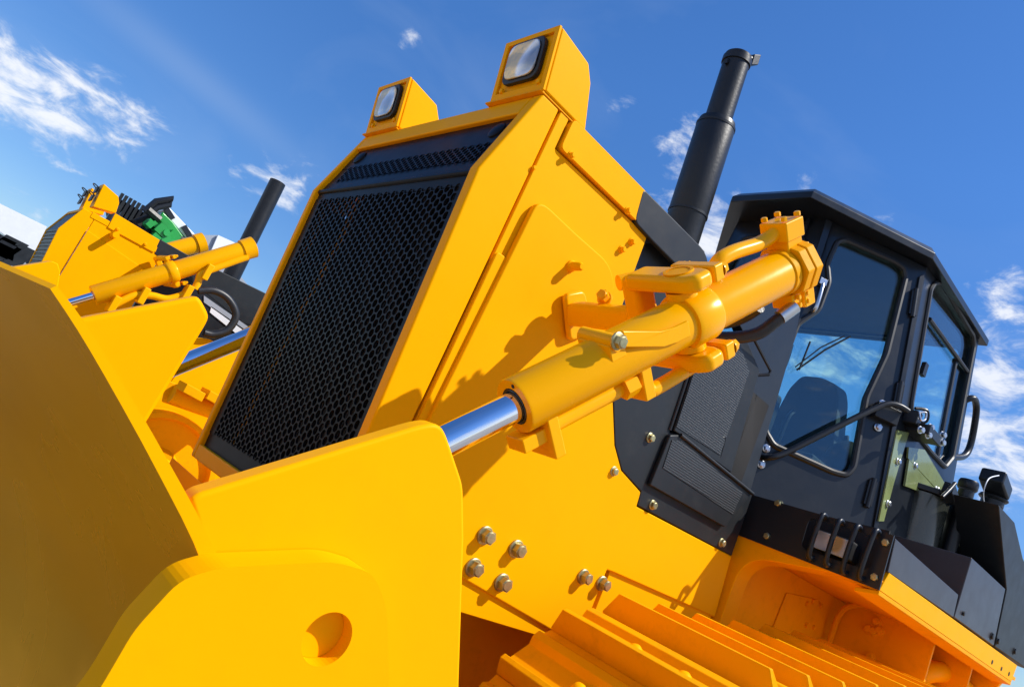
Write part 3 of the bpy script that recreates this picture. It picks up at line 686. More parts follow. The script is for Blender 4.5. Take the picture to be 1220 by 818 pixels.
# front lip (arch open towards the track)
def archframe(x, zt, z_in, y_a, y_b, zb, thick, rim=.04):
    outer_ = [V(x, y_a, zt), V(x, y_b, zt), V(x, y_b, zb), V(x, y_b-rim, zb)]
    inner = rnd([V(x, y_b-rim, zb), V(x, y_b-rim, z_in), V(x, y_a, zt-.006), V(x, y_a, zt)], [0, .07, 0, 0], 7)
    poly = [V(x, y_a, zt), V(x, y_b, zt)]+[V(x, y_b, zb)]+inner[:-1]
    m = MB(); m.plate(poly, d=V(thick, 0, 0)); return m.build('bulkhead', 'yel2', doz, bevel=.005)
archframe(xf+.001, .192, .135, .656, 1.005, -.06, .06, .035)
def rib(x, y0, y1, zt2):
    fo_ = rnd([V(x, y0, -.25), V(x, y1, -.25), V(x, y1, zt2), V(x, y0, zt2+.03)], [0, 0, .07, 0], 8)
    m = MB(); m.plate(fo_, d=V(.012, 0, 0)); rb = m.build('fender_rib', 'yel2', doz, bevel=.003)
    L_ = [p+V(-.012, 0, 0) for p in fo_[1:-1]]; m = MB(); m.tube(L_, .009, 8, smooth_path=False); m.build('rib_flange', 'yel2', rb)
    return rb
za = at(1036, 724, 'x', 2.37).z; zb_ = at(1072, 750, 'x', 2.62).z
r1_ = rib(2.30, .72, .975, za-.012); r2_ = rib(2.58, .70, .965, zb_-.012)
for u, v in ((1045, 740), (1035, 749), (1041, 752), (1048, 751), (1037, 782)): hexbolt(at(u, v, 'x', 2.30), V(-1, 0, 0), .011, .012, r1_, 'yel2', True)
for u, v in ((1074, 766), (1084, 768), (1083, 776), (1080, 784), (1066, 795)): hexbolt(at(u, v, 'x', 2.58), V(-1, 0, 0), .006, .006, r2_, 'yel2', True)
yw = 1.005
m = MB(); m.plate(xz([(xf+.07, .165), (3.9, .165), (3.9, -.7), (xf+.07, -.7)], yw), d=V(0, .02, 0)); iw = m.build('inner_wall', 'yel2', doz)
m = MB(); m.plate([at(u, v, 'y', yw-.005) for u, v in ((938, 706), (975, 714), (985, 760), (920, 752))], d=V(0, .004, 0)); m.build('access_cover', 'yel2', iw, bevel=.002)
for u, v in ((959, 718), (966, 715), (975, 720), (958, 743), (967, 746), (1001, 729)):
    hexbolt(at(u, v, 'y', yw), V(0, -1, 0), .0078, .012, iw, 'yel2', True)
m = MB(); m.box((xf+.014, .664, .166), (2.88, 1.30, .176)); m.build('fender_deck', 'yel2', doz)
m = MB(); m.tube([at(1068, 840, 'y', .82), at(1084, 812, 'y', .80), at(1105, 800, 'y', .78), at(1128, 803, 'y', .77), at(1150, 822, 'y', .76)], .030, 20); m.build('hydraulic_tank_pipe', 'yel', doz)
yf = .654
z1 = .169
m = MB(); m.plate([at(1048, 703, 'y', yf), at(1060, 682, 'y', yf), at(1212, 792, 'y', yf), at(1205, 812, 'y', yf)], d=V(0, .010, 0)); es = m.build('fender_edge', 'yel', doz, bevel=.003)
m = MB(); b0 = at(1048, 703, 'y', yf); b1 = at(1205, 812, 'y', yf); m.plate([b0, b1, b1+V(0, .05, -.01), b0+V(0, .05, -.01)], d=V(0, 0, -.01)); m.build('fender_edge_flange', 'yel2', doz, bevel=.003)
for u, v in ((1182, 788), (1193, 796), (1202, 802)): mm = MB(); rings(mm, at(u, v, 'y', yf), V(0, -1, 0), [(0, .0065), (.001, .0065)], 14); mm.build('bolt_hole', 'dark', es)
m = MB(); m.plate([at(1067, 641, 'y', yf), at(1142, 708, 'y', yf), at(1136, 735, 'y', yf), at(1058, 681, 'y', yf)], d=V(0, .012, 0)); m.build('fender_side_plate', 'purp', doz, bevel=.003)
m = MB(); m.plate([V(2.80, .668, .163), V(2.80, 1.30, .163), V(2.80, 1.30, -.06), V(2.80, .80, -.03), V(2.80, .70, .09)], d=V(.02, 0, 0)); m.build('bulkhead', 'yel2', doz, bevel=.004)
m = MB(); m.box((1.69, .985, .10), (1.71, 1.2, .27)); m.build('cab_support', 'dark', doz)
bx = at(1142, 708, 'y', yf).x
bb = [at(1158, 664, 'y', yf), at(1198, 701, 'y', yf), at(1184, 769, 'y', yf), at(1137, 735, 'y', yf)]
m = MB(); m.plate(bb, d=V(0, .36, 0)); tb = m.build('battery_box', 'purp', doz, bevel=.004)
hexbolt(at(1147, 730, 'y', yf), V(0, -1, 0), .006, .005, tb, 'gry', False)
tb2 = [at(1190, 601, 'y', yf), at(1209, 622, 'y', yf), at(1219, 665, 'y', yf), at(1236, 700, 'y', yf), at(1226, 798, 'y', yf), at(1185.5, 769.5, 'y', yf), at(1199.5, 702, 'y', yf)]
m = MB(); m.plate(tb2, d=V(0, .115, 0)); ft = m.build('fuel_tank', 'gry', doz, bevel=.004)
for u, v in ((1181, 757), (1188, 763), (1208, 775)): hexbolt(at(u, v, 'y', yf), V(0, -1, 0), .009, .006, ft, 'gry', True)
# canister, filler caps, tank dome
cc = at(1096, 612, 'y', .86)
m = MB(); rings(m, V(cc.x, cc.y, cc.z-.16), V(0, 0, 1), [(0, .066), (.215, .066), (.218, .06)], 40)
m.build('air_filter_canister', 'tank', doz)
m = MB(); m.plate(circle(V(cc.x, cc.y, cc.z+.058), V(1, 0, 0), V(0, 1, 0), .078, 8), d=V(0, 0, .016)); m.build('canister_bracket', 'blk', doz, bevel=.003)
dm = at(1150, 640, 'y', .80)
dp = [at(1128, 620, 'y', .74), at(1131, 600, 'y', .74), at(1139, 594, 'y', .74), at(1148, 606, 'y', .74), at(1170, 650, 'y', .74), at(1182, 700, 'y', .74), at(1120, 700, 'y', .74)]
m = MB(); m.plate(rnd([p*1.08 for p in dp], [.01, .02, .03, .03, .02, 0, 0], 5), d=V(0, .30, 0)); td = m.build('hydraulic_tank', 'tank2', doz, bevel=.02, bseg=4)
for i in range(7):
    t = i/6; hexbolt(at(1130+t*0-3, 622+t*60, 'y', .738) if i > 9 else at(1140+t*36, 600+t*66, 'y', .797), V(0, -1, .2), .006, .006, td, 'dark', False)
def cap(u, v, y, r, h, neck):
    c = at(u, v, 'y', y); m = MB(); rings(m, c, V(0, 0, 1), [(-neck-.2, r*.72), (-neck*.4, r*.72), (-neck*.4, r*.82), (-.004, r*.82)], 28); o = m.build('filler_neck', 'blk', doz)
    m = MB(); rings(m, c, V(0, 0, 1), [(0, r*.95), (.004, r*1.05), (h-.006, r*1.05), (h, r*.95)], 28); m.build('filler_cap', 'blk', o); return c
cap(1152, 583, .78, .026, .028, .06)
c = cap(1183, 595, .78, .040, .012, .05)
m = MB(); m.obox(at(1186, 576, 'y', .77), V(.05, 0, -.012), V(0, .035, 0), V(.004, 0, .022)); m.build('lockable_cap', 'blk', doz, bevel=.012, bseg=3)
m = MB(); m.tube([at(1190, 566, 'y', .73), at(1178, 570, 'y', .72), at(1172, 585, 'y', .72), at(1172, 597, 'y', .73)], .0016, 6); m.build('cap_tether', 'white', doz)
m = MB(); m.tube([at(1122, 592, 'y', .77), at(1131, 583, 'y', .77), at(1138, 575, 'y', .77)], .006, 10); m.obox(at(1132, 588, 'y', .78), V(.028, 0, -.01), V(0, .015, 0), V(.004, 0, .014)); m.build('lever', 'blk', doz, bevel=.003)

# ------------------------------------------------------------------ cab
F1t = V(1.80, 1.143, 1.183); Dt = V(2.07, .945, 1.176); Db = V(2.07, .854, .362); Rt = V(2.575, .93, 1.176)
DP = plane3(F1t, Dt, Db); SPl = plane3(Dt, Rt, Db)
nD = DP[1] if DP[1].y < 0 else -DP[1]; nS = SPl[1] if SPl[1].y < 0 else -SPl[1]
cab = MB()
dpx = lambda L: [atp(u, v, DP) for u, v in L]; spx = lambda L: [atp(u, v, SPl) for u, v in L]
win = [(1007, 286), (1066, 312), (1077, 320), (1079, 330), (1056, 422), (1032, 473), (1017, 556), (1008, 566), (992, 562), (921, 530), (911, 513), (919, 459), (941, 410), (950, 386), (975, 369), (987, 337), (985, 315), (997, 288)]
wD = rnd(dpx(win), .012, 3)
t1 = dpx([(987, 260), (1104, 319), (1034, 690), (866, 628)])
def ext(p, z, q):  # extend edge pq to height z
    return p+(q-p)*((z-p.z)/(q.z-p.z))
cab.plate([t1[0], t1[1], t1[2], t1[3]], [wD], d=-nD*.022)
swin = [(1113, 337), (1122, 337), (1159, 400), (1160, 412), (1134, 545), (1125, 556), (1107, 537), (1084, 507), (1085, 480), (1108, 345)]
wS = rnd(spx(swin), .010, 3)
t2 = spx([(1104, 319), (1166, 405), (1138, 545), (1128, 600), (1036, 690)])
s_rb = atp(1113, 660, SPl)
Rb = V(2.60, .80, .0)
sb = [Dt, spx([(1166, 405)])[0], spx([(1133, 575)])[0], spx([(1126, 573)])[0], spx([(1110, 640)])[0], spx([(1034, 690)])[0]]
cab.plate([sb[0]+nS*.0, sb[1], sb[2], sb[3], sb[4], sb[5]], [wS], d=-nS*.022)
# mirrored far walls (about the cab centre line)
YC = 1.30
mir = lambda p: V(p.x, 2*YC-p.y, p.z)
cab.plate([mir(p) for p in (t1[0], t1[1], t1[2], t1[3])], [[mir(p) for p in wD]], d=V(-nD.x, nD.y, -nD.z)*.022)
cab.plate([mir(p) for p in (sb[0], sb[1], V(2.6, sb[2].y, .35), sb[5])], [[mir(p) for p in wS]], d=V(-nS.x, nS.y, -nS.z)*.022)
# front wall with window
f0 = t1[0]; f1 = t1[3]; fo = [f0, mir(f0), mir(f1), f1]
def bil(a, b): 
    top = f0.lerp(mir(f0), a); bot = f1.lerp(mir(f1), a); return top.lerp(bot, b)
fw = rnd([bil(.14, .07), bil(.86, .07), bil(.86, .62), bil(.14, .62)], .04, 5)
cab.plate(fo, [fw], d=V(.022, 0, 0))
# rear wall
r0 = sb[1]; r1 = V(2.62, .86, .30); ro = [r0, mir(r0), mir(r1), r1]
def bir(a, b): return r0.lerp(mir(r0), a).lerp(r1.lerp(mir(r1), a), b)
rw = rnd([bir(.06, .035), bir(.94, .035), bir(.94, .72), bir(.06, .72)], .04, 5)
cab.plate(ro, [rw], d=V(-.022, 0, 0))
cabo = cab.build('cab', 'cab', doz, bevel=.006)
# glass panes, rubber seals
def pane(loop, n, name='window_pane', nm='glass'):
    m = MB(); m.plate([p-n*.010 for p in loop], d=-n*.004); return m.build(name, nm, cabo)
pane(wD, nD); pane(wS, nS); pane([mir(p) for p in wD], V(nD.x, -nD.y, nD.z)); pane([mir(p) for p in wS], V(nS.x, -nS.y, nS.z))
pane(fw, V(-1, 0, 0)); pane(rw, V(1, 0, 0))
def seal(loop, r, n, mat='rub'):
    L_ = list(loop); m = MB(); m.tube([p+n*.001 for p in L_+[L_[0], L_[1]]], r, 8, smooth_path=False, cap=False); return m.build('window_seal', mat, cabo)
seal(wD, .0085, nD); seal(wS, .008, nS); seal(fw, .008, V(-1, 0, 0)); seal(rw, .008, V(1, 0, 0))
# door leaf: gap line and hinge strip
dl = dpx([(990, 268), (1096, 322), (1034, 655), (899, 600)])
# door frame edge pieces
m = MB(); a = dpx([(1100, 327), (1042, 640), (1037, 640), (1094, 330)]); m.plate([p+nD*.001 for p in a], d=nD*.006); m.build('door_post', 'cab', cabo, bevel=.002)
m = MB(); a = dpx([(983, 262), (990, 266), (965, 330), (884, 590), (874, 590)]); m.plate([p+nD*.001 for p in (a[0], a[1], a[3], a[4])], d=nD*.008); m.build('door_post', 'cab', cabo, bevel=.002)
for (a_, b2) in (((1090, 345), (1085, 378)), ((1072, 455), (1066, 488)), ((1040, 570), (1031, 604))):
    p = atp(*a_, DP)+nD*.006; q = atp(*b2, DP)+nD*.006; m = MB(); m.tube([p, q], .0075, 10, smooth_path=False); m.obox((p+q)/2-nD*.002, (q-p)*.42, nD.cross((q-p).normalized())*.012, nD*.004); m.build('door_hinge', 'blk', cabo)
# window divider and sliding pane frame
sp = lambda u, v, o=0: atp(u, v, SPl)+nS*o
m = MB(); a, b_ = sp(1108, 380, -.002), sp(1154, 444, -.002); m.tube([a, b_], .0075, 8, smooth_path=False); m.build('window_divider', 'blk', cabo)
m = MB(); m.tube([sp(1143, 428, -.012), sp(1120, 548, -.012)], .009, 8, smooth_path=False); m.build('window_divider', 'blk', cabo)
m = MB(); m.obox(sp(1098, 440, .006), V(.012, 0, 0), nS*.006, V(0, 0, .02)); m.build('window_catch', 'blk', cabo)
# door grab bar and fixings
dq = lambda u, v, o=0: atp(u, v, DP)+nD*o
m = MB(); m.tube([dq(906, 545, .004), dq(912, 546, .030), dq(930, 540, .035), dq(985, 512, .040), dq(1030, 490, .040), dq(1046, 484, .040), dq(1060, 486, .040), dq(1072, 492, .035)], .0085, 12); gb = m.build('mirror_stay', 'blk', cabo)
for u, v in ((912, 534), (906, 553), (1050, 481), (1045, 509)): hexbolt(dq(u, v, .003), nD, .009, .010, gb, 'steel', True)
m = MB(); m.obox(dq(1052, 494, .012), V(.03, -.02, 0), nD*.012, V(0, 0, .022)); m.build('latch_bracket', 'blk', cabo, bevel=.003)
m = MB(); m.obox(sp(1086, 515, .03), V(.05, 0, 0), V(0, .035, 0), V(0, 0, .014)); m.obox(sp(1078, 497, .02), V(.016, 0, 0), V(0, .02, 0), V(0, 0, .02)); lk = m.build('door_latch', 'blk', cabo, bevel=.004)
for u, v in ((1071, 510), (1083, 507), (1098, 516), (1097, 525), (1080, 516)): hexbolt(sp(u, v, .055), V(-.3, -1, 0), .0085, .012, lk, 'steel', True)
m = MB(); m.tube([sp(1078, 490, .04), sp(1081, 490, .05), sp(1080, 498, .05), sp(1075, 499, .05), sp(1077, 489, .04)], .003, 8); m.build('latch_ring', 'steel', lk)
m = MB(); m.tube([sp(1086, 486, .01), sp(1091, 488, .03), sp(1091, 500, .03), sp(1088, 505, .01)], .005, 8); m.build('door_handle', 'blk', cabo)
m = MB(); m.tube([V(sp(1148, 478).x+.03, .93, sp(1148, 478).z), *[at(u, v, 'y', .90) for u, v in ((1158, 474), (1163, 482), (1162, 500), (1156, 530), (1148, 543))], at(1134, 544, 'y', .90)], .011, 12); m.build('grab_handle', 'blk', cabo)
# pale reflective lower side sheets
m = MB(); m.plate([sp(1066, 512, .003), sp(1080, 515, .003), sp(1062, 575, .003), sp(1050, 620, .003), sp(1044, 620, .003)], d=nS*.004); m.build('side_sheet', 'hiv', cabo)
m = MB(); m.plate([sp(1079, 532, .004), sp(1098, 535, .004), sp(1122, 575, .004), sp(1120, 590, .004), sp(1078, 545, .004)], d=nS*.005); m.build('side_sheet', 'hiv', cabo)
m = MB(); m.plate([sp(1079, 547, .004), sp(1120, 592, .004), sp(1111, 592, .004), sp(1074, 578, .004)], d=nS*.006); ss = m.build('side_sheet', 'hiv', cabo)
for u, v in ((1066, 549), (1086, 554), (1112, 582), (1054, 599)): hexbolt(sp(u, v, .008), nS, .008, .008, ss, 'steel', True)
# roof
zr = 1.178
ro_ = [at(967, 232, 'z', zr), at(1108, 303, 'z', zr), at(1170, 404, 'z', zr)]
rf = [V(1.68, 1.145, zr), V(2.03, .915, zr), V(2.62, .915, zr), V(2.62, 1.69, zr), V(2.03, 1.69, zr), V(1.68, 1.42, zr)]
top = [V(1.70, 1.155, 1.222), V(2.035, .932, 1.222), V(2.60, .932, 1.222), V(2.60, 1.67, 1.222), V(2.035, 1.67, 1.222), V(1.70, 1.41, 1.222)]
m = MB(); k = 6; mid = [p+V(0, 0, .022) for p in rf]
m.add(rf+mid+top, [tuple(range(k))]+[(i, (i+1) % k, k+(i+1) % k, k+i) for i in range(k)]+[(k+i, k+(i+1) % k, 2*k+(i+1) % k, 2*k+i) for i in range(k)]+[tuple(2*k+i for i in range(k))])
m.build('roof', 'cab', cabo, bevel=.004)
m = MB(); m.plate([V(1.83, 1.17, 1.150), V(2.07, .975, 1.150), V(2.54, .965, 1.150), V(2.54, 1.64, 1.150), V(2.07, 1.64, 1.150), V(1.83, 1.44, 1.150)], d=V(0, 0, .02)); m.build('headliner', 'dark', cabo)
m = MB(); m.plate([V(1.88, 1.17, .31), V(2.09, .92, .31), V(2.55, .90, .31), V(2.55, 1.68, .31), V(2.09, 1.66, .31), V(1.88, 1.44, .31)], d=V(0, 0, .02)); m.build('cab_floor', 'dark', cabo)
m = MB(); c_ = at(1008, 545, 'y', 1.08); rings(m, c_-V(0, 0, .10), V(.1, 0, 1), [(0, .05), (.08, .07), (.12, .06), (.15, .03)], 24); m.tube([c_, c_+V(.0, .02, .07)], .008, 8); m.build('control_console', 'dark', cabo)
m = MB(); c_ = at(925, 530, 'y', 1.25); m.tube([c_, c_+V(.01, .0, .10), c_+V(.03, .0, .13)], .008, 8); m.build('control_lever', 'blk', cabo)
# seat, console, wiper
m = MB(); c = V(2.33, 1.28, 0)
bk = [at(u, v, 'x', 2.30) for u, v in ((900, 560), (925, 490), (940, 462), (955, 447), (978, 449), (997, 458), (999, 475), (992, 540), (985, 600))]
m.plate(rnd(bk, .02, 4), d=V(.08, 0, .01))
if 0: m.plate(rnd([V(2.36, 1.12, .50), V(2.36, 1.44, .50), V(2.38, 1.42, .86), V(2.38, 1.38, .90), V(2.38, 1.18, .90), V(2.38, 1.14, .86)], .03, 4), d=V(.07, 0, .01))
m.box((2.05, 1.08, .44), (2.30, 1.44, .52)); m.build('seat', 'seat', cabo, bevel=.025, bseg=3)
m = MB(); m.box((1.90, 1.20, .33), (2.0, 1.42, .66)); m.build('console', 'dark', cabo, bevel=.02)
wa = dq(940, 442, .006)
m = MB(); m.tube([dq(948, 441, .006), dq(980, 418, .012), dq(1010, 402, .012)], .0030, 6, smooth_path=False); m.tube([dq(945, 438, .012), dq(975, 415, .014), dq(1002, 402, .014)], .0022, 6, smooth_path=False)
m.tube([dq(950, 441, .010), dq(963, 408, .010)], .0028, 6, smooth_path=False); m.build('wiper', 'blk', cabo)
m = MB(); m.tube([dq(953, 405, -.05), dq(947, 425, -.05), dq(938, 445, -.05)], .008, 10); m.build('inner_handle', 'dark', cabo)
m = MB(); m.tube([dq(978, 337, .006), dq(975, 345, .02), dq(968, 368, .02), dq(966, 372, .006)], .006, 10); m.obox(dq(977, 338, .012), V(.010, -.006, 0), nD*.008, V(0, 0, .010)); m.build('door_hook', 'steel', cabo, bevel=.002)
m = MB(); m.tube([at(895, 397, 'y', .95), at(918, 441, 'y', .97), at(916, 446, 'y', .97), at(896, 447, 'y', .99)], .004, 8, smooth_path=False); m.build('hose_guide', 'blk', doz)
for yy in (1.20, 1.235): m = MB(); m.obox(V(1.795, yy, 1.11), V(.006, 0, 0), V(0, .006, 0), V(0, 0, .07)); m.build('gutter_rib', 'cab', cabo)

# ================================================================== FAR BULLDOZER
DY = 4.86
dz2 = thing('bulldozer', (1.9, 1.33+DY, GZ), 'smaller-looking yellow bulldozer parked beyond, at the left edge, with plain black slatted grille', 'bulldozer')
YN = GW[0]+DY
fp_ = [(.572, .672), (.592, .488), (.645, -.17)]
fp_ = [(.640, .690), (.575, .490), (.625, -.17)]
radiator_housing(dz2, DY, fp_, .728, .66, fine=False)
def lamp_far(y0, y1):
    side = [at(111, 246, 'y', YN), at(124, 219, 'y', YN), at(141, 234, 'y', YN), at(142, 242, 'y', YN), at(138, 254, 'y', YN)]
    side = [V(p.x, y0, p.z) for p in side]; m = MB(); m.plate(side, d=V(0, y1-y0, 0)); b = m.build('lamp_housing', 'yel', dz2, bevel=.005)
    n = V(-1, 0, .1); c = (side[0]+side[1])/2+V(0, (y1-y0)/2, 0)
    for s in (-.03, .03):
        m = MB(); m.obox(c+n*.02+V(0, 0, s*1.1), V(.006, 0, 0), V(0, .05, 0), V(0, 0, .024)); h = m.build('headlight', 'rub', b, bevel=.003)
        m = MB(); m.tube([c+n*.02+V(0, -.05, s+.02), c+n*.05+V(0, -.02, s+.03), c+n*.05+V(0, .03, s+.03), c+n*.02+V(0, .05, s+.02)], .004, 6); m.build('guard_bar', 'blk', h)
lamp_far(YN, YN+.16); lamp_far(YN+.46, YN+.62)
q = lambda u, v, o=0: at(u, v, 'y', YN+o)
m = MB(); m.plate([V(.730, YN, .690), V(1.22, YN, .66), V(1.22, YN, -.2), V(.730, YN, -.2)], d=V(0, .02, 0)); sp2 = m.build('side_panel', 'yel', dz2, bevel=.006)
m = MB(); m.plate([V(.70, YN-.004, .655), V(1.22, YN-.004, .655), V(1.22, YN-.004, .696), V(.70, YN-.004, .696)], d=V(0, .66, 0)); 
m.build('hood_top', 'yel', dz2, bevel=.006)
ht2 = [q(128, 271), q(183, 301), q(190, 286), q(137, 254)]
m = MB(); m.plate([p-V(0, .010, 0) for p in ht2], d=V(0, .009, 0)); h2 = m.build('engine_hatch', 'yel', dz2, bevel=.005)
for u, v in ((140, 273), (173, 291)): hexbolt(q(u, v, -.01), V(0, -1, 0), .010, .012, h2, 'yel2', True)
m = MB(); m.plate([V(.728, YN-.012, .565), V(1.22, YN-.012, .50), V(1.22, YN-.012, -.2), V(.728, YN-.012, -.2)], d=V(0, .011, 0)); m.build('mounting_plate', 'yel', dz2, bevel=.004)
m = MB(); rings(m, q(135, 280, -.01), V(0, -1, 0), [(0, .025), (.10, .022)], 14); m.build('plug', 'yel', sp2)
# black rear hood and engine flank
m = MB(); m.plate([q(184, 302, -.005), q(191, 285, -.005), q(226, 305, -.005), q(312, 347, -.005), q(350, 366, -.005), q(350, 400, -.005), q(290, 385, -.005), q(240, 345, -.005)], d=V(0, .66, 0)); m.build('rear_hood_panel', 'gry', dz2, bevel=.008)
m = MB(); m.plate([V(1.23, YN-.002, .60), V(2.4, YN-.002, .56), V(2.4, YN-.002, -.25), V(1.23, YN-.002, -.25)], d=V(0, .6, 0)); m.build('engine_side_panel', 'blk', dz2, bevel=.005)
m = MB(); m.plate([q(243, 352, -.012), q(300, 392, -.012), q(298, 399, -.012), q(243, 360, -.012)], d=V(0, .008, 0)); m.build('trim_band', 'lgrey', dz2)
m = MB(); m.plate([q(252, 365, -.012), q(297, 396, -.012), q(290, 404, -.012), q(250, 372, -.012)], d=V(0, .006, 0)); m.build('trim_band', 'white', dz2)
m = MB(); rings(m, V(2.0, YN+.55, .60), V(0, 0, 1), [(0, .09), (.06, .09), (.07, .11), (.12, .11), (.14, .08)], 28); m.build('air_precleaner', 'lgrey', dz2)
# track parts seen past the blade
YT = 5.15; kf = YT/1.85
hb = lambda u, v, o=0: at(u, v, 'y', YT+o)
m = MB(); rings(m, hb(184, 562), V(0, -1, 0), [(-.22, .40), (0, .40), (.0, .365), (-.05, .35), (-.05, .16), (.0, .14), (.0, .002)], 72); m.build('idler_wheel', 'yel2', dz2)
m = MB(); m.plate([hb(198, 452), hb(296, 490), hb(290, 512), hb(192, 478)], d=V(0, -.02, 0)); m.build('roller_guard', 'yel2', dz2, bevel=.01)
m = MB(); m.tube([hb(205, 468, -.06), hb(290, 502, -.06)], .065, 20, smooth_path=False); m.build('tension_cylinder', 'yel2', dz2)
for (u0, v0, u1, v1) in ((214, 452, 236, 464), (241, 460, 262, 472), (268, 472, 290, 484)):
    m = MB(); a = hb(u0, v0, -.1); b_ = hb(u1, v1, -.1); m.plate([a, b_, b_-V(0, 0, .06), a-V(0, 0, .06)], d=V(0, -.18, 0)); m.build('lug', 'yel2', dz2, bevel=.008)
m = MB(); m.plate([hb(120, 660, .25), hb(165, 500, .25), hb(225, 430, .25), hb(340, 370, .25), hb(420, 440, .25), hb(420, 680, .25)], d=V(0, .1, 0)); m.build('track_guard', 'yel', dz2)
m = MB(); m.plate([hb(170, 538, -.5), hb(262, 600, -.5), hb(300, 650, -.5), hb(180, 640, -.5)], d=V(0, .4, .0)); m.build('track_shoe', 'yel', dz2, bevel=.02)
m = MB(); m.plate([hb(176, 535, -.56), hb(222, 560, -.56), hb(218, 578, -.56), hb(172, 552, -.56)], d=V(.02, .05, 0)); m.build('pin_block', 'yel', dz2, bevel=.02)
m = MB(); m.plate([hb(190, 575, -.58), hb(228, 592, -.58), hb(227, 597, -.58), hb(189, 580, -.58)], d=V(0, .02, 0)); m.build('slot', 'dark', dz2)
# exhaust
a = at(331, 217, 'y', YN+.33); b_ = at(290, 300, 'y', YN+.33); dd = (a-b_).normalized(); Rx = wof(19, a)/2
m = MB(); m.lathe(b_-dd*.3, dd, [(0, Rx*1.05), (.3, Rx*1.05), (.33, Rx), ((a-b_).length+.3, Rx), ((a-b_).length+.3, Rx*.85), ((a-b_).length+.1, Rx*.85)], 32); m.build('exhaust_pipe', 'exh', dz2)
# lift cylinders
yc2 = YN-.33
G2 = at(111, 352, 'y', yc2); E2 = at(293, 297, 'y', yc2); ax2 = (E2-G2).normalized(); r2 = wof(23, G2)/2
piv2 = (at(204, 322, 'y', yc2)-G2).dot(ax2)
bo2, ax2, K2 = cylinder(dz2, G2, E2, r2*1.05, G2-ax2*.5, r2*.42, piv2, fine=False)
common_yoke(dz2, K2, ax2, r2*1.05, YN-.05, yc2-.03)
m = MB(); m.lathe(E2, ax2, [(-.03, r2), (-.03, r2*1.2), (.06, r2*1.25), (.07, r2*.9), (.07, .001)], 32); m.build('cylinder_end_cap', 'cyl', bo2)
m = MB(); m.tube([at(u, v, 'y', yc2-.05) for u, v in ((295, 306), (280, 311), (255, 320), (240, 326), (236, 336), (232, 344))], .026, 12); m.build('hydraulic_pipe', 'cyl', bo2)
m = MB(); m.tube([at(u, v, 'y', yc2-.05) for u, v in ((134, 364), (160, 352), (180, 352), (200, 356), (222, 350))], .026, 12); m.build('hydraulic_pipe', 'cyl', bo2)
for u, v in ((135, 362), (170, 352), (222, 349), (246, 324)): m = MB(); m.obox(at(u, v, 'y', yc2-.05), V(.022, 0, 0), V(0, .05, 0), V(0, 0, .06)); m.build('pipe_clamp', 'cyl', bo2, bevel=.01)
m = MB(); m.tube([at(u, v, 'y', yc2-.05) for u, v in ((236, 346), (255, 346), (272, 356), (281, 375), (272, 392), (255, 398), (243, 396))], .028, 12); m.build('hydraulic_hose', 'hose', dz2)
yc3 = YN+1.0
a = at(200, 300, 'y', yc3); b_ = at(238, 290, 'y', yc3); m = MB(); m.tube([a-(b_-a)*1.5, b_], r2*1.2, 24, smooth_path=False); cb = m.build('cylinder_barrel', 'cyl', dz2)
m = MB(); m.tube([b_-(b_-a)*.12, b_+(b_-a)*.14], r2*1.4, 24, smooth_path=False); m.build('cylinder_end_cap', 'cyl', cb)
# bracket and lower body
m = MB(); m.plate([at(u, v, 'y', yc2-.15) for u, v in ((-30, 325), (12, 319), (62, 311), (69, 314), (72, 324), (66, 360), (60, 420), (-30, 420))], d=V(0, .2, 0)); m.build('lift_bracket', 'yel', dz2, bevel=.01)
m = MB(); m.plate([q(150, 420, -.3), q(235, 405, -.3), q(300, 420, -.3), q(320, 560, -.3), q(120, 560, -.3)], d=V(0, .2, 0)); m.build('track_frame', 'yel2', dz2)
m = MB(); m.plate([q(220, 402, -.34), q(250, 404, -.34), q(290, 428, -.34), q(285, 450, -.34), q(200, 450, -.34)], d=V(0, .1, 0)); m.build('fender_edge', 'yel', dz2)
track(dz2, 1.748+DY, 2.109+DY, detail=False)

# ================================================================== BACKGROUND
# green and white machine
YG = 11.0
gm = thing('harvester', at(210, 560, 'y', YG), 'green and white farm machine rising behind the far yellow bulldozer', 'farm machine')
gm.location.z = 0; gm['wo'] = [gm['wo'][0], gm['wo'][1], 0.0]
g = lambda u, v, y=YG: at(u, v, 'y', y)
m = MB(); m.plate([g(193, 251), g(200, 245), g(245, 292), g(275, 345), g(262, 345), g(240, 305)], d=V(0, 1.6, 0)); w = m.build('side_shield', 'white', gm, bevel=.03)
m = MB(); m.plate([g(188, 260, YG-.05), g(194, 252, YG-.05), g(206, 264, YG-.05), g(232, 300, YG-.05), g(222, 304, YG-.05)], d=V(0, 1.5, 0)); m.build('side_shield', 'green', gm, bevel=.03)
m = MB(); m.plate([g(160, 262, YG+.1), g(186, 252, YG+.1), g(226, 300, YG+.1), g(240, 345, YG+.1), g(190, 320, YG+.1)], d=V(0, 1.4, 0)); m.build('body', 'dark', gm, bevel=.03)
for u, v in ((200, 252), (224, 278)): m = MB(); m.obox(g(u, v, YG-.02), V(.10, 0, -.06), V(0, .02, 0), V(.02, 0, .03)); m.build('decal', 'cab', w)
m = MB(); m.tube([g(u, v, YG-.1) for u, v in ((172, 252), (186, 240), (206, 237), (202, 244), (188, 247), (178, 254))], .045, 8, smooth_path=False); m.tube([g(176, 250, YG-.1), g(190, 262, YG-.1)], .06, 8); m.build('top_rail', 'blk', gm)
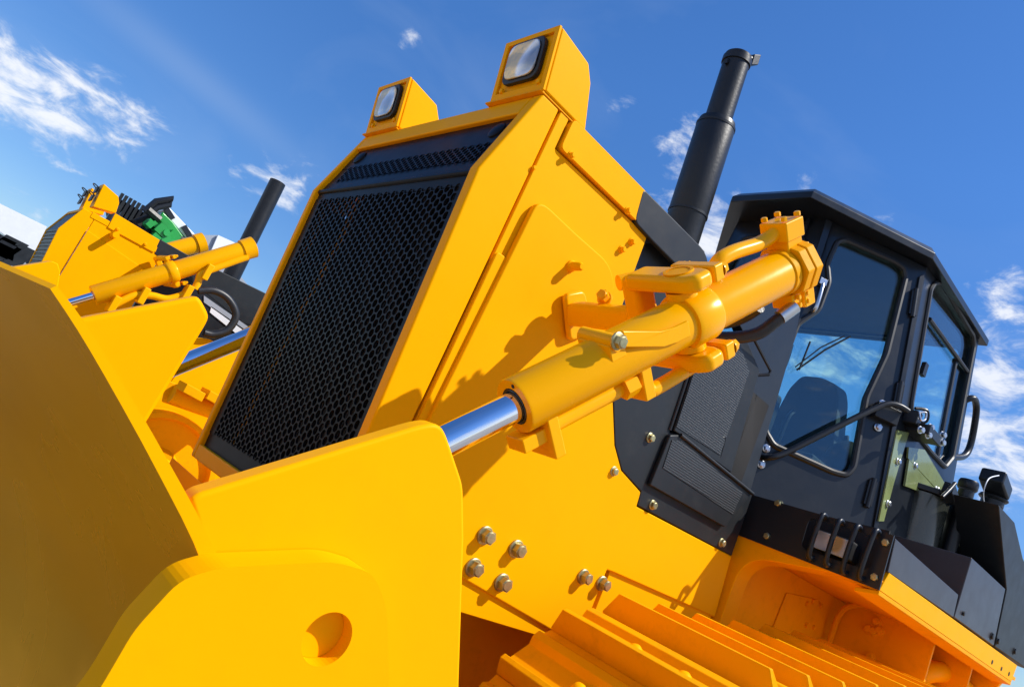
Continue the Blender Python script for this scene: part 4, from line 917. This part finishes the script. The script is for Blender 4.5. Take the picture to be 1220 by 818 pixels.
for i in range(18):
    u = random.uniform(176, 206); v = 262+(u-172)*.65+random.uniform(-2, 14)
    m = MB(); c = g(u, v, YG-.3+random.random()*.15); s = random.uniform(.03, .07)
    if i % 3 == 0: m.tube([c, c+V(random.uniform(-.3, .3), 0, random.uniform(-.3, .2)), c+V(random.uniform(-.4, .4), .1, random.uniform(-.3, .3))], .03, 8)
    elif i % 3 == 1: rings(m, c, V(0, -1, .1), [(0, s), (.1, s*.9)], 16)
    else: m.obox(c, V(s, 0, -.3*s), V(0, .1, 0), V(.3*s, 0, s))
    m.build('pulley' if i % 3 == 1 else 'fitting', ['blk', 'green', 'green', 'gry', 'green', 'green'][i % 6], gm)
m = MB(); m.plate([g(140, 235, YG+.5), g(176, 255, YG+.5), g(184, 275, YG+.5), g(184, 300, YG+.5), g(150, 300, YG+.5)], d=V(0, 1, 0)); kk = m.build('engine_cover', 'gry', gm, bevel=.03)
for i in range(7):
    a = g(142+i*5, 238+i*2.8, YG+.45); m = MB(); m.obox(a-V(0, 0, .25), V(.02, 0, 0), V(0, .03, 0), V(0, 0, .35)); m.build('slat', 'gry' if i % 3 == 1 else 'blk', kk)
m = MB(); c = g(230, 420); m.box((g(200, 300).x, YG+.1, GZ), (c.x+.8, YG+1.4, g(230, 400).z)); m.build('chassis', 'dark', gm)
# white marquee / hall roofs far away
def hall(name, px, y, mat, dep, label, cat, lip=True, roof=None):
    P_ = [at(u, v, 'y', y) for u, v in px]; base = V(sum(p.x for p in P_)/len(P_), y, GZ)
    t = thing(name, base, label, cat)
    m = MB(); m.plate(P_, d=V(0, dep, 0)); m.build('wall', mat, t)
    return t, P_
t, P_ = hall('marquee', [(-60, 212), (5, 245), (56, 270), (40, 304), (0, 276), (-60, 235)], 24, 'white', .3, 'big plain white tent roof at the left edge behind the bulldozers', 'tent')
x0, x1 = P_[0].x, P_[2].x
m = MB(); m.box((x0, 25, GZ), (P_[3].x-1.2, 27, P_[4].z-1.0)); m.build('wall', 'lgrey', t)
t2_ = thing('trailer', at(20, 420, 'y', 20), 'dark machinery trailer below the white tent at the left edge', 'trailer'); t2_.location.z = 0; t2_['wo'] = [t2_['wo'][0], t2_['wo'][1], 0.0]
h = lambda u, v, y=20: at(u, v, 'y', y)
m = MB(); m.plate([h(-40, 262), h(0, 278), h(41, 302), h(34, 326), h(-40, 300)], d=V(0, 2, 0)); m.build('trailer_body', 'blk', t2_, bevel=.03)
m = MB(); m.plate([h(-20, 292, 19.8), h(0, 296, 19.8), h(30, 312, 19.8), h(34, 318, 19.8), h(-20, 306, 19.8)], d=V(0, .15, 0)); m.build('side_rail', 'lgrey', t2_)
for i in range(7):
    c = h(random.uniform(0, 36), 0, 19.7); uu = random.uniform(0, 34); c = h(uu, 285+uu*.55+random.uniform(-3, 14), 19.7)
    m = MB(); m.obox(c, V(random.uniform(.05, .25), 0, 0), V(0, .1, 0), V(random.uniform(-.1, .1), 0, random.uniform(.05, .3))); m.build('fitting', random.choice(['blk', 'gry', 'dark']), t2_)
m = MB(); c = h(20, 420); m.box((c.x-6, 20.2, GZ), (c.x+1, 21.8, h(20, 330).z)); m.build('chassis', 'dark', t2_)
m = MB(); m.plate([h(-30, 315, 19.4), h(15, 317, 19.4), h(32, 322, 19.4), h(40, 345, 19.4), h(-30, 345, 19.4)], d=V(0, .2, 0)); m.build('side_board', 'white', t2_)
t3, P3_ = hall('exhibition_hall', [(236, 280), (260, 280), (277, 288), (262, 300), (300, 345), (240, 345)], 21, 'lgrey', .4, 'pale grey building roof corner behind the far exhaust pipe', 'building')
m = MB(); m.plate([at(u, v, 'y', 20.9) for u, v in ((260, 280), (280, 289), (262, 300), (252, 298))], d=V(0, .08, 0)); m.build('roof', 'white', t3)
m = MB(); m.box((P3_[0].x+.1, 21.5, GZ), (P3_[4].x, 24, at(270, 400, 'y', 21).z)); m.build('wall', 'lgrey', t3)

# ground
bm = bmesh.new(); bmesh.ops.create_grid(bm, x_segments=8, y_segments=8, size=3000)
me = bpy.data.meshes.new('ground'); bm.to_mesh(me); bm.free(); me.materials.append(M['ground'])
go = bpy.data.objects.new('ground', me); COL.objects.link(go); go['kind'] = 'structure'; go.location = (0, 0, -.005)

# ================================================================== LIGHT, SKY
sun_dir = V(.78, -1.0, 1.56).normalized()      # towards the sun
sd = bpy.data.lights.new('sun', 'SUN'); sd.energy = 4.8; sd.angle = math.radians(.53); sd.color = (1, .955, .87)
so = bpy.data.objects.new('sun', sd); COL.objects.link(so); so.rotation_euler = sun_dir.to_track_quat('Z', 'Y').to_euler()
w = bpy.data.worlds.new('World'); SC.world = w; w.use_nodes = True; nt = w.node_tree; N = nt.nodes; L = nt.links; N.clear()
out = N.new('ShaderNodeOutputWorld'); bg = N.new('ShaderNodeBackground'); L.new(bg.outputs[0], out.inputs[0])
sky = N.new('ShaderNodeTexSky'); sky.sky_type = 'NISHITA'; sky.sun_disc = False
sky.sun_elevation = math.asin(sun_dir.z); sky.sun_rotation = math.atan2(sun_dir.x, sun_dir.y)
sky.air_density = 1.0; sky.dust_density = .25; sky.ozone_density = 3.0; sky.altitude = 300
bg.inputs['Strength'].default_value = .122
hsv = N.new('ShaderNodeHueSaturation'); hsv.inputs['Saturation'].default_value = 1.22; L.new(sky.outputs[0], hsv.inputs['Color'])
tc = N.new('ShaderNodeTexCoord')
def mth(op, a, b=None, c=None, clamp=False):
    n = N.new('ShaderNodeMath'); n.operation = op; n.use_clamp = clamp
    for i, q_ in enumerate((a, b, c)):
        if q_ is None: continue
        if isinstance(q_, (int, float)): n.inputs[i].default_value = q_
        else: L.new(q_, n.inputs[i])
    return n.outputs[0]
def blob(u, v, rad, soft, gain, ang=0, stretch=1.0):
    d = ray(u, v).normalized(); 
    # tangent ellipse
    du = (ray(u+10*math.cos(ang), v+10*math.sin(ang))).normalized()-d; e1 = (du-d*du.dot(d)).normalized(); e2 = d.cross(e1)
    def dot(vec):
        n = N.new('ShaderNodeVectorMath'); n.operation = 'DOT_PRODUCT'; n.inputs[1].default_value = vec; L.new(tc.outputs['Generated'], n.inputs[0]); return n.outputs['Value']
    a = mth('DIVIDE', dot(e1), rad*stretch); b = mth('DIVIDE', dot(e2), rad)
    r2_ = mth('ADD', mth('MULTIPLY', a, a), mth('MULTIPLY', b, b))
    g_ = mth('MULTIPLY', mth('EXPONENT', mth('MULTIPLY', r2_, -1.0)), gain)
    fr_ = mth('GREATER_THAN', dot(d), 0.2)
    return mth('MULTIPLY', g_, fr_)
blobs = [(60, 125, .080, 0, .50, .45, 2.0), (120, 150, .04, 0, .47, .5, 1.6), (55, 178, .026, 0, .46, .5, 1.8), (10, 185, .03, 0, .28, .5, 1.8), (330, 222, .055, 0, .44, .2, 1.6), (486, 45, .026, 0, .40, .3, 1.2), (746, 121, .026, 0, .40, .3, 1.4),
         (814, 180, .045, 0, .50, 1.2, 1.3), (850, 275, .070, 0, .50, 0, 1.2), (790, 238, .03, 0, .34, 0, 1.2), (955, 221, .03, 0, .34, 0, 1.3), (1058, 262, .03, 0, .36, .3, 1.5), (1185, 358, .065, 0, .42, .5, 1.4), (1200, 405, .05, 0, .42, .1, 1.8), (1185, 470, .075, 0, .46, .4, 1.6),
         (1215, 545, .10, 0, .46, .1, 1.6), (1180, 565, .06, 0, .40, 0, 1.5), (45, 245, .05, 0, .26, .6, 2.3), (1000, 430, .09, 0, .34, .3, 1.4), (1120, 470, .08, 0, .36, .3, 1.3), (980, 520, .08, 0, .30, .3, 1.3)]
tot = None
for b in blobs:
    o = blob(*b); tot = o if tot is None else mth('MAXIMUM', tot, o)
# clouds round the rest of the sky (seen in glass and chrome)
fw_ = ray(610, 409).normalized()
def dotn(vec):
    n = N.new('ShaderNodeVectorMath'); n.operation = 'DOT_PRODUCT'; n.inputs[1].default_value = vec; L.new(tc.outputs['Generated'], n.inputs[0]); return n.outputs['Value']
mr = N.new('ShaderNodeMapRange'); mr.inputs['From Min'].default_value = .62; mr.inputs['From Max'].default_value = .30; mr.inputs['To Min'].default_value = 0; mr.inputs['To Max'].default_value = .50
L.new(dotn(fw_), mr.inputs['Value'])
mrz = N.new('ShaderNodeMapRange'); mrz.inputs['From Min'].default_value = .75; mrz.inputs['From Max'].default_value = .2; L.new(dotn(V(0, 0, 1)), mrz.inputs['Value'])
tot = mth('MAXIMUM', tot, mth('MULTIPLY', mr.outputs[0], mrz.outputs[0]))
mp = N.new('ShaderNodeMapping'); mp.inputs['Scale'].default_value = (1, 1, 2.2); L.new(tc.outputs['Generated'], mp.inputs['Vector'])
nz = N.new('ShaderNodeTexNoise'); nz.inputs['Scale'].default_value = 15; nz.inputs['Detail'].default_value = 12; nz.inputs['Roughness'].default_value = .62; nz.inputs['Distortion'].default_value = .4
L.new(mp.outputs[0], nz.inputs['Vector'])
den = mth('ADD', nz.outputs['Fac'], tot)
mr2 = N.new('ShaderNodeMapRange'); mr2.interpolation_type = 'SMOOTHSTEP'; mr2.inputs['From Min'].default_value = .80; mr2.inputs['From Max'].default_value = 1.08; mr2.inputs['To Max'].default_value = .82
L.new(den, mr2.inputs['Value'])
# faint cirrus streak
nz2 = N.new('ShaderNodeTexNoise'); nz2.inputs['Scale'].default_value = 3; nz2.inputs['Detail'].default_value = 8; nz2.inputs['Distortion'].default_value = 1.2; L.new(mp.outputs[0], nz2.inputs['Vector'])
mr3 = N.new('ShaderNodeMapRange'); mr3.inputs['From Min'].default_value = .5; mr3.inputs['From Max'].default_value = .85; mr3.inputs['To Max'].default_value = .10; L.new(nz2.outputs['Fac'], mr3.inputs['Value'])
ci = blob(230, 90, .02, 0, .13, .68, 8)
fac = mth('MAXIMUM', mth('ADD', mr2.outputs[0], mr3.outputs[0], clamp=True), ci)
rpc = N.new('ShaderNodeValToRGB'); rpc.color_ramp.elements[0].position = .75; rpc.color_ramp.elements[0].color = (4.2, 5.0, 6.2, 1); rpc.color_ramp.elements[1].position = 1.25; rpc.color_ramp.elements[1].color = (7.2, 7.3, 7.5, 1)
L.new(den, rpc.inputs['Fac'])
rpc.color_ramp.elements[1].position = 1.0
mx = N.new('ShaderNodeMixRGB'); L.new(fac, mx.inputs['Fac']); gm_ = N.new('ShaderNodeMixRGB'); gm_.blend_type = 'MULTIPLY'; gm_.inputs[0].default_value = 1; gm_.inputs[2].default_value = (1.02, 1.14, 1.36, 1); L.new(hsv.outputs[0], gm_.inputs[1]); mz = N.new('ShaderNodeMapRange'); mz.inputs['From Min'].default_value = .0; mz.inputs['From Max'].default_value = .55; mz.inputs['To Min'].default_value = .62; mz.inputs['To Max'].default_value = 1.0
L.new(dotn(V(0, 0, 1)), mz.inputs['Value']); vm = N.new('ShaderNodeVectorMath'); vm.operation = 'SCALE'; L.new(gm_.outputs[0], vm.inputs[0]); L.new(mz.outputs[0], vm.inputs['Scale']); L.new(vm.outputs[0], mx.inputs['Color1']); L.new(rpc.outputs[0], mx.inputs['Color2'])
L.new(mx.outputs[0], bg.inputs['Color'])

# ================================================================== CAMERA
cd = bpy.data.cameras.new('camera'); cd.sensor_fit = 'HORIZONTAL'; cd.sensor_width = 36; cd.lens = F/1220*36; cd.clip_start = .05; cd.clip_end = 8000
co = bpy.data.objects.new('camera', cd); COL.objects.link(co)
co.matrix_world = Matrix.Translation((0, 0, EYE)) @ RM.to_4x4()
SC.camera = co
SC.render.engine = 'CYCLES'
SC.view_settings.view_transform = 'Standard'; SC.view_settings.look = 'None'; SC.view_settings.gamma = 1; SC.view_settings.exposure = .22
SC.cycles.max_bounces = 6; SC.cycles.glossy_bounces = 3; SC.cycles.diffuse_bounces = 4; SC.cycles.transparent_max_bounces = 12
for o in bpy.data.objects:
    if 'wo' in o: del o['wo']
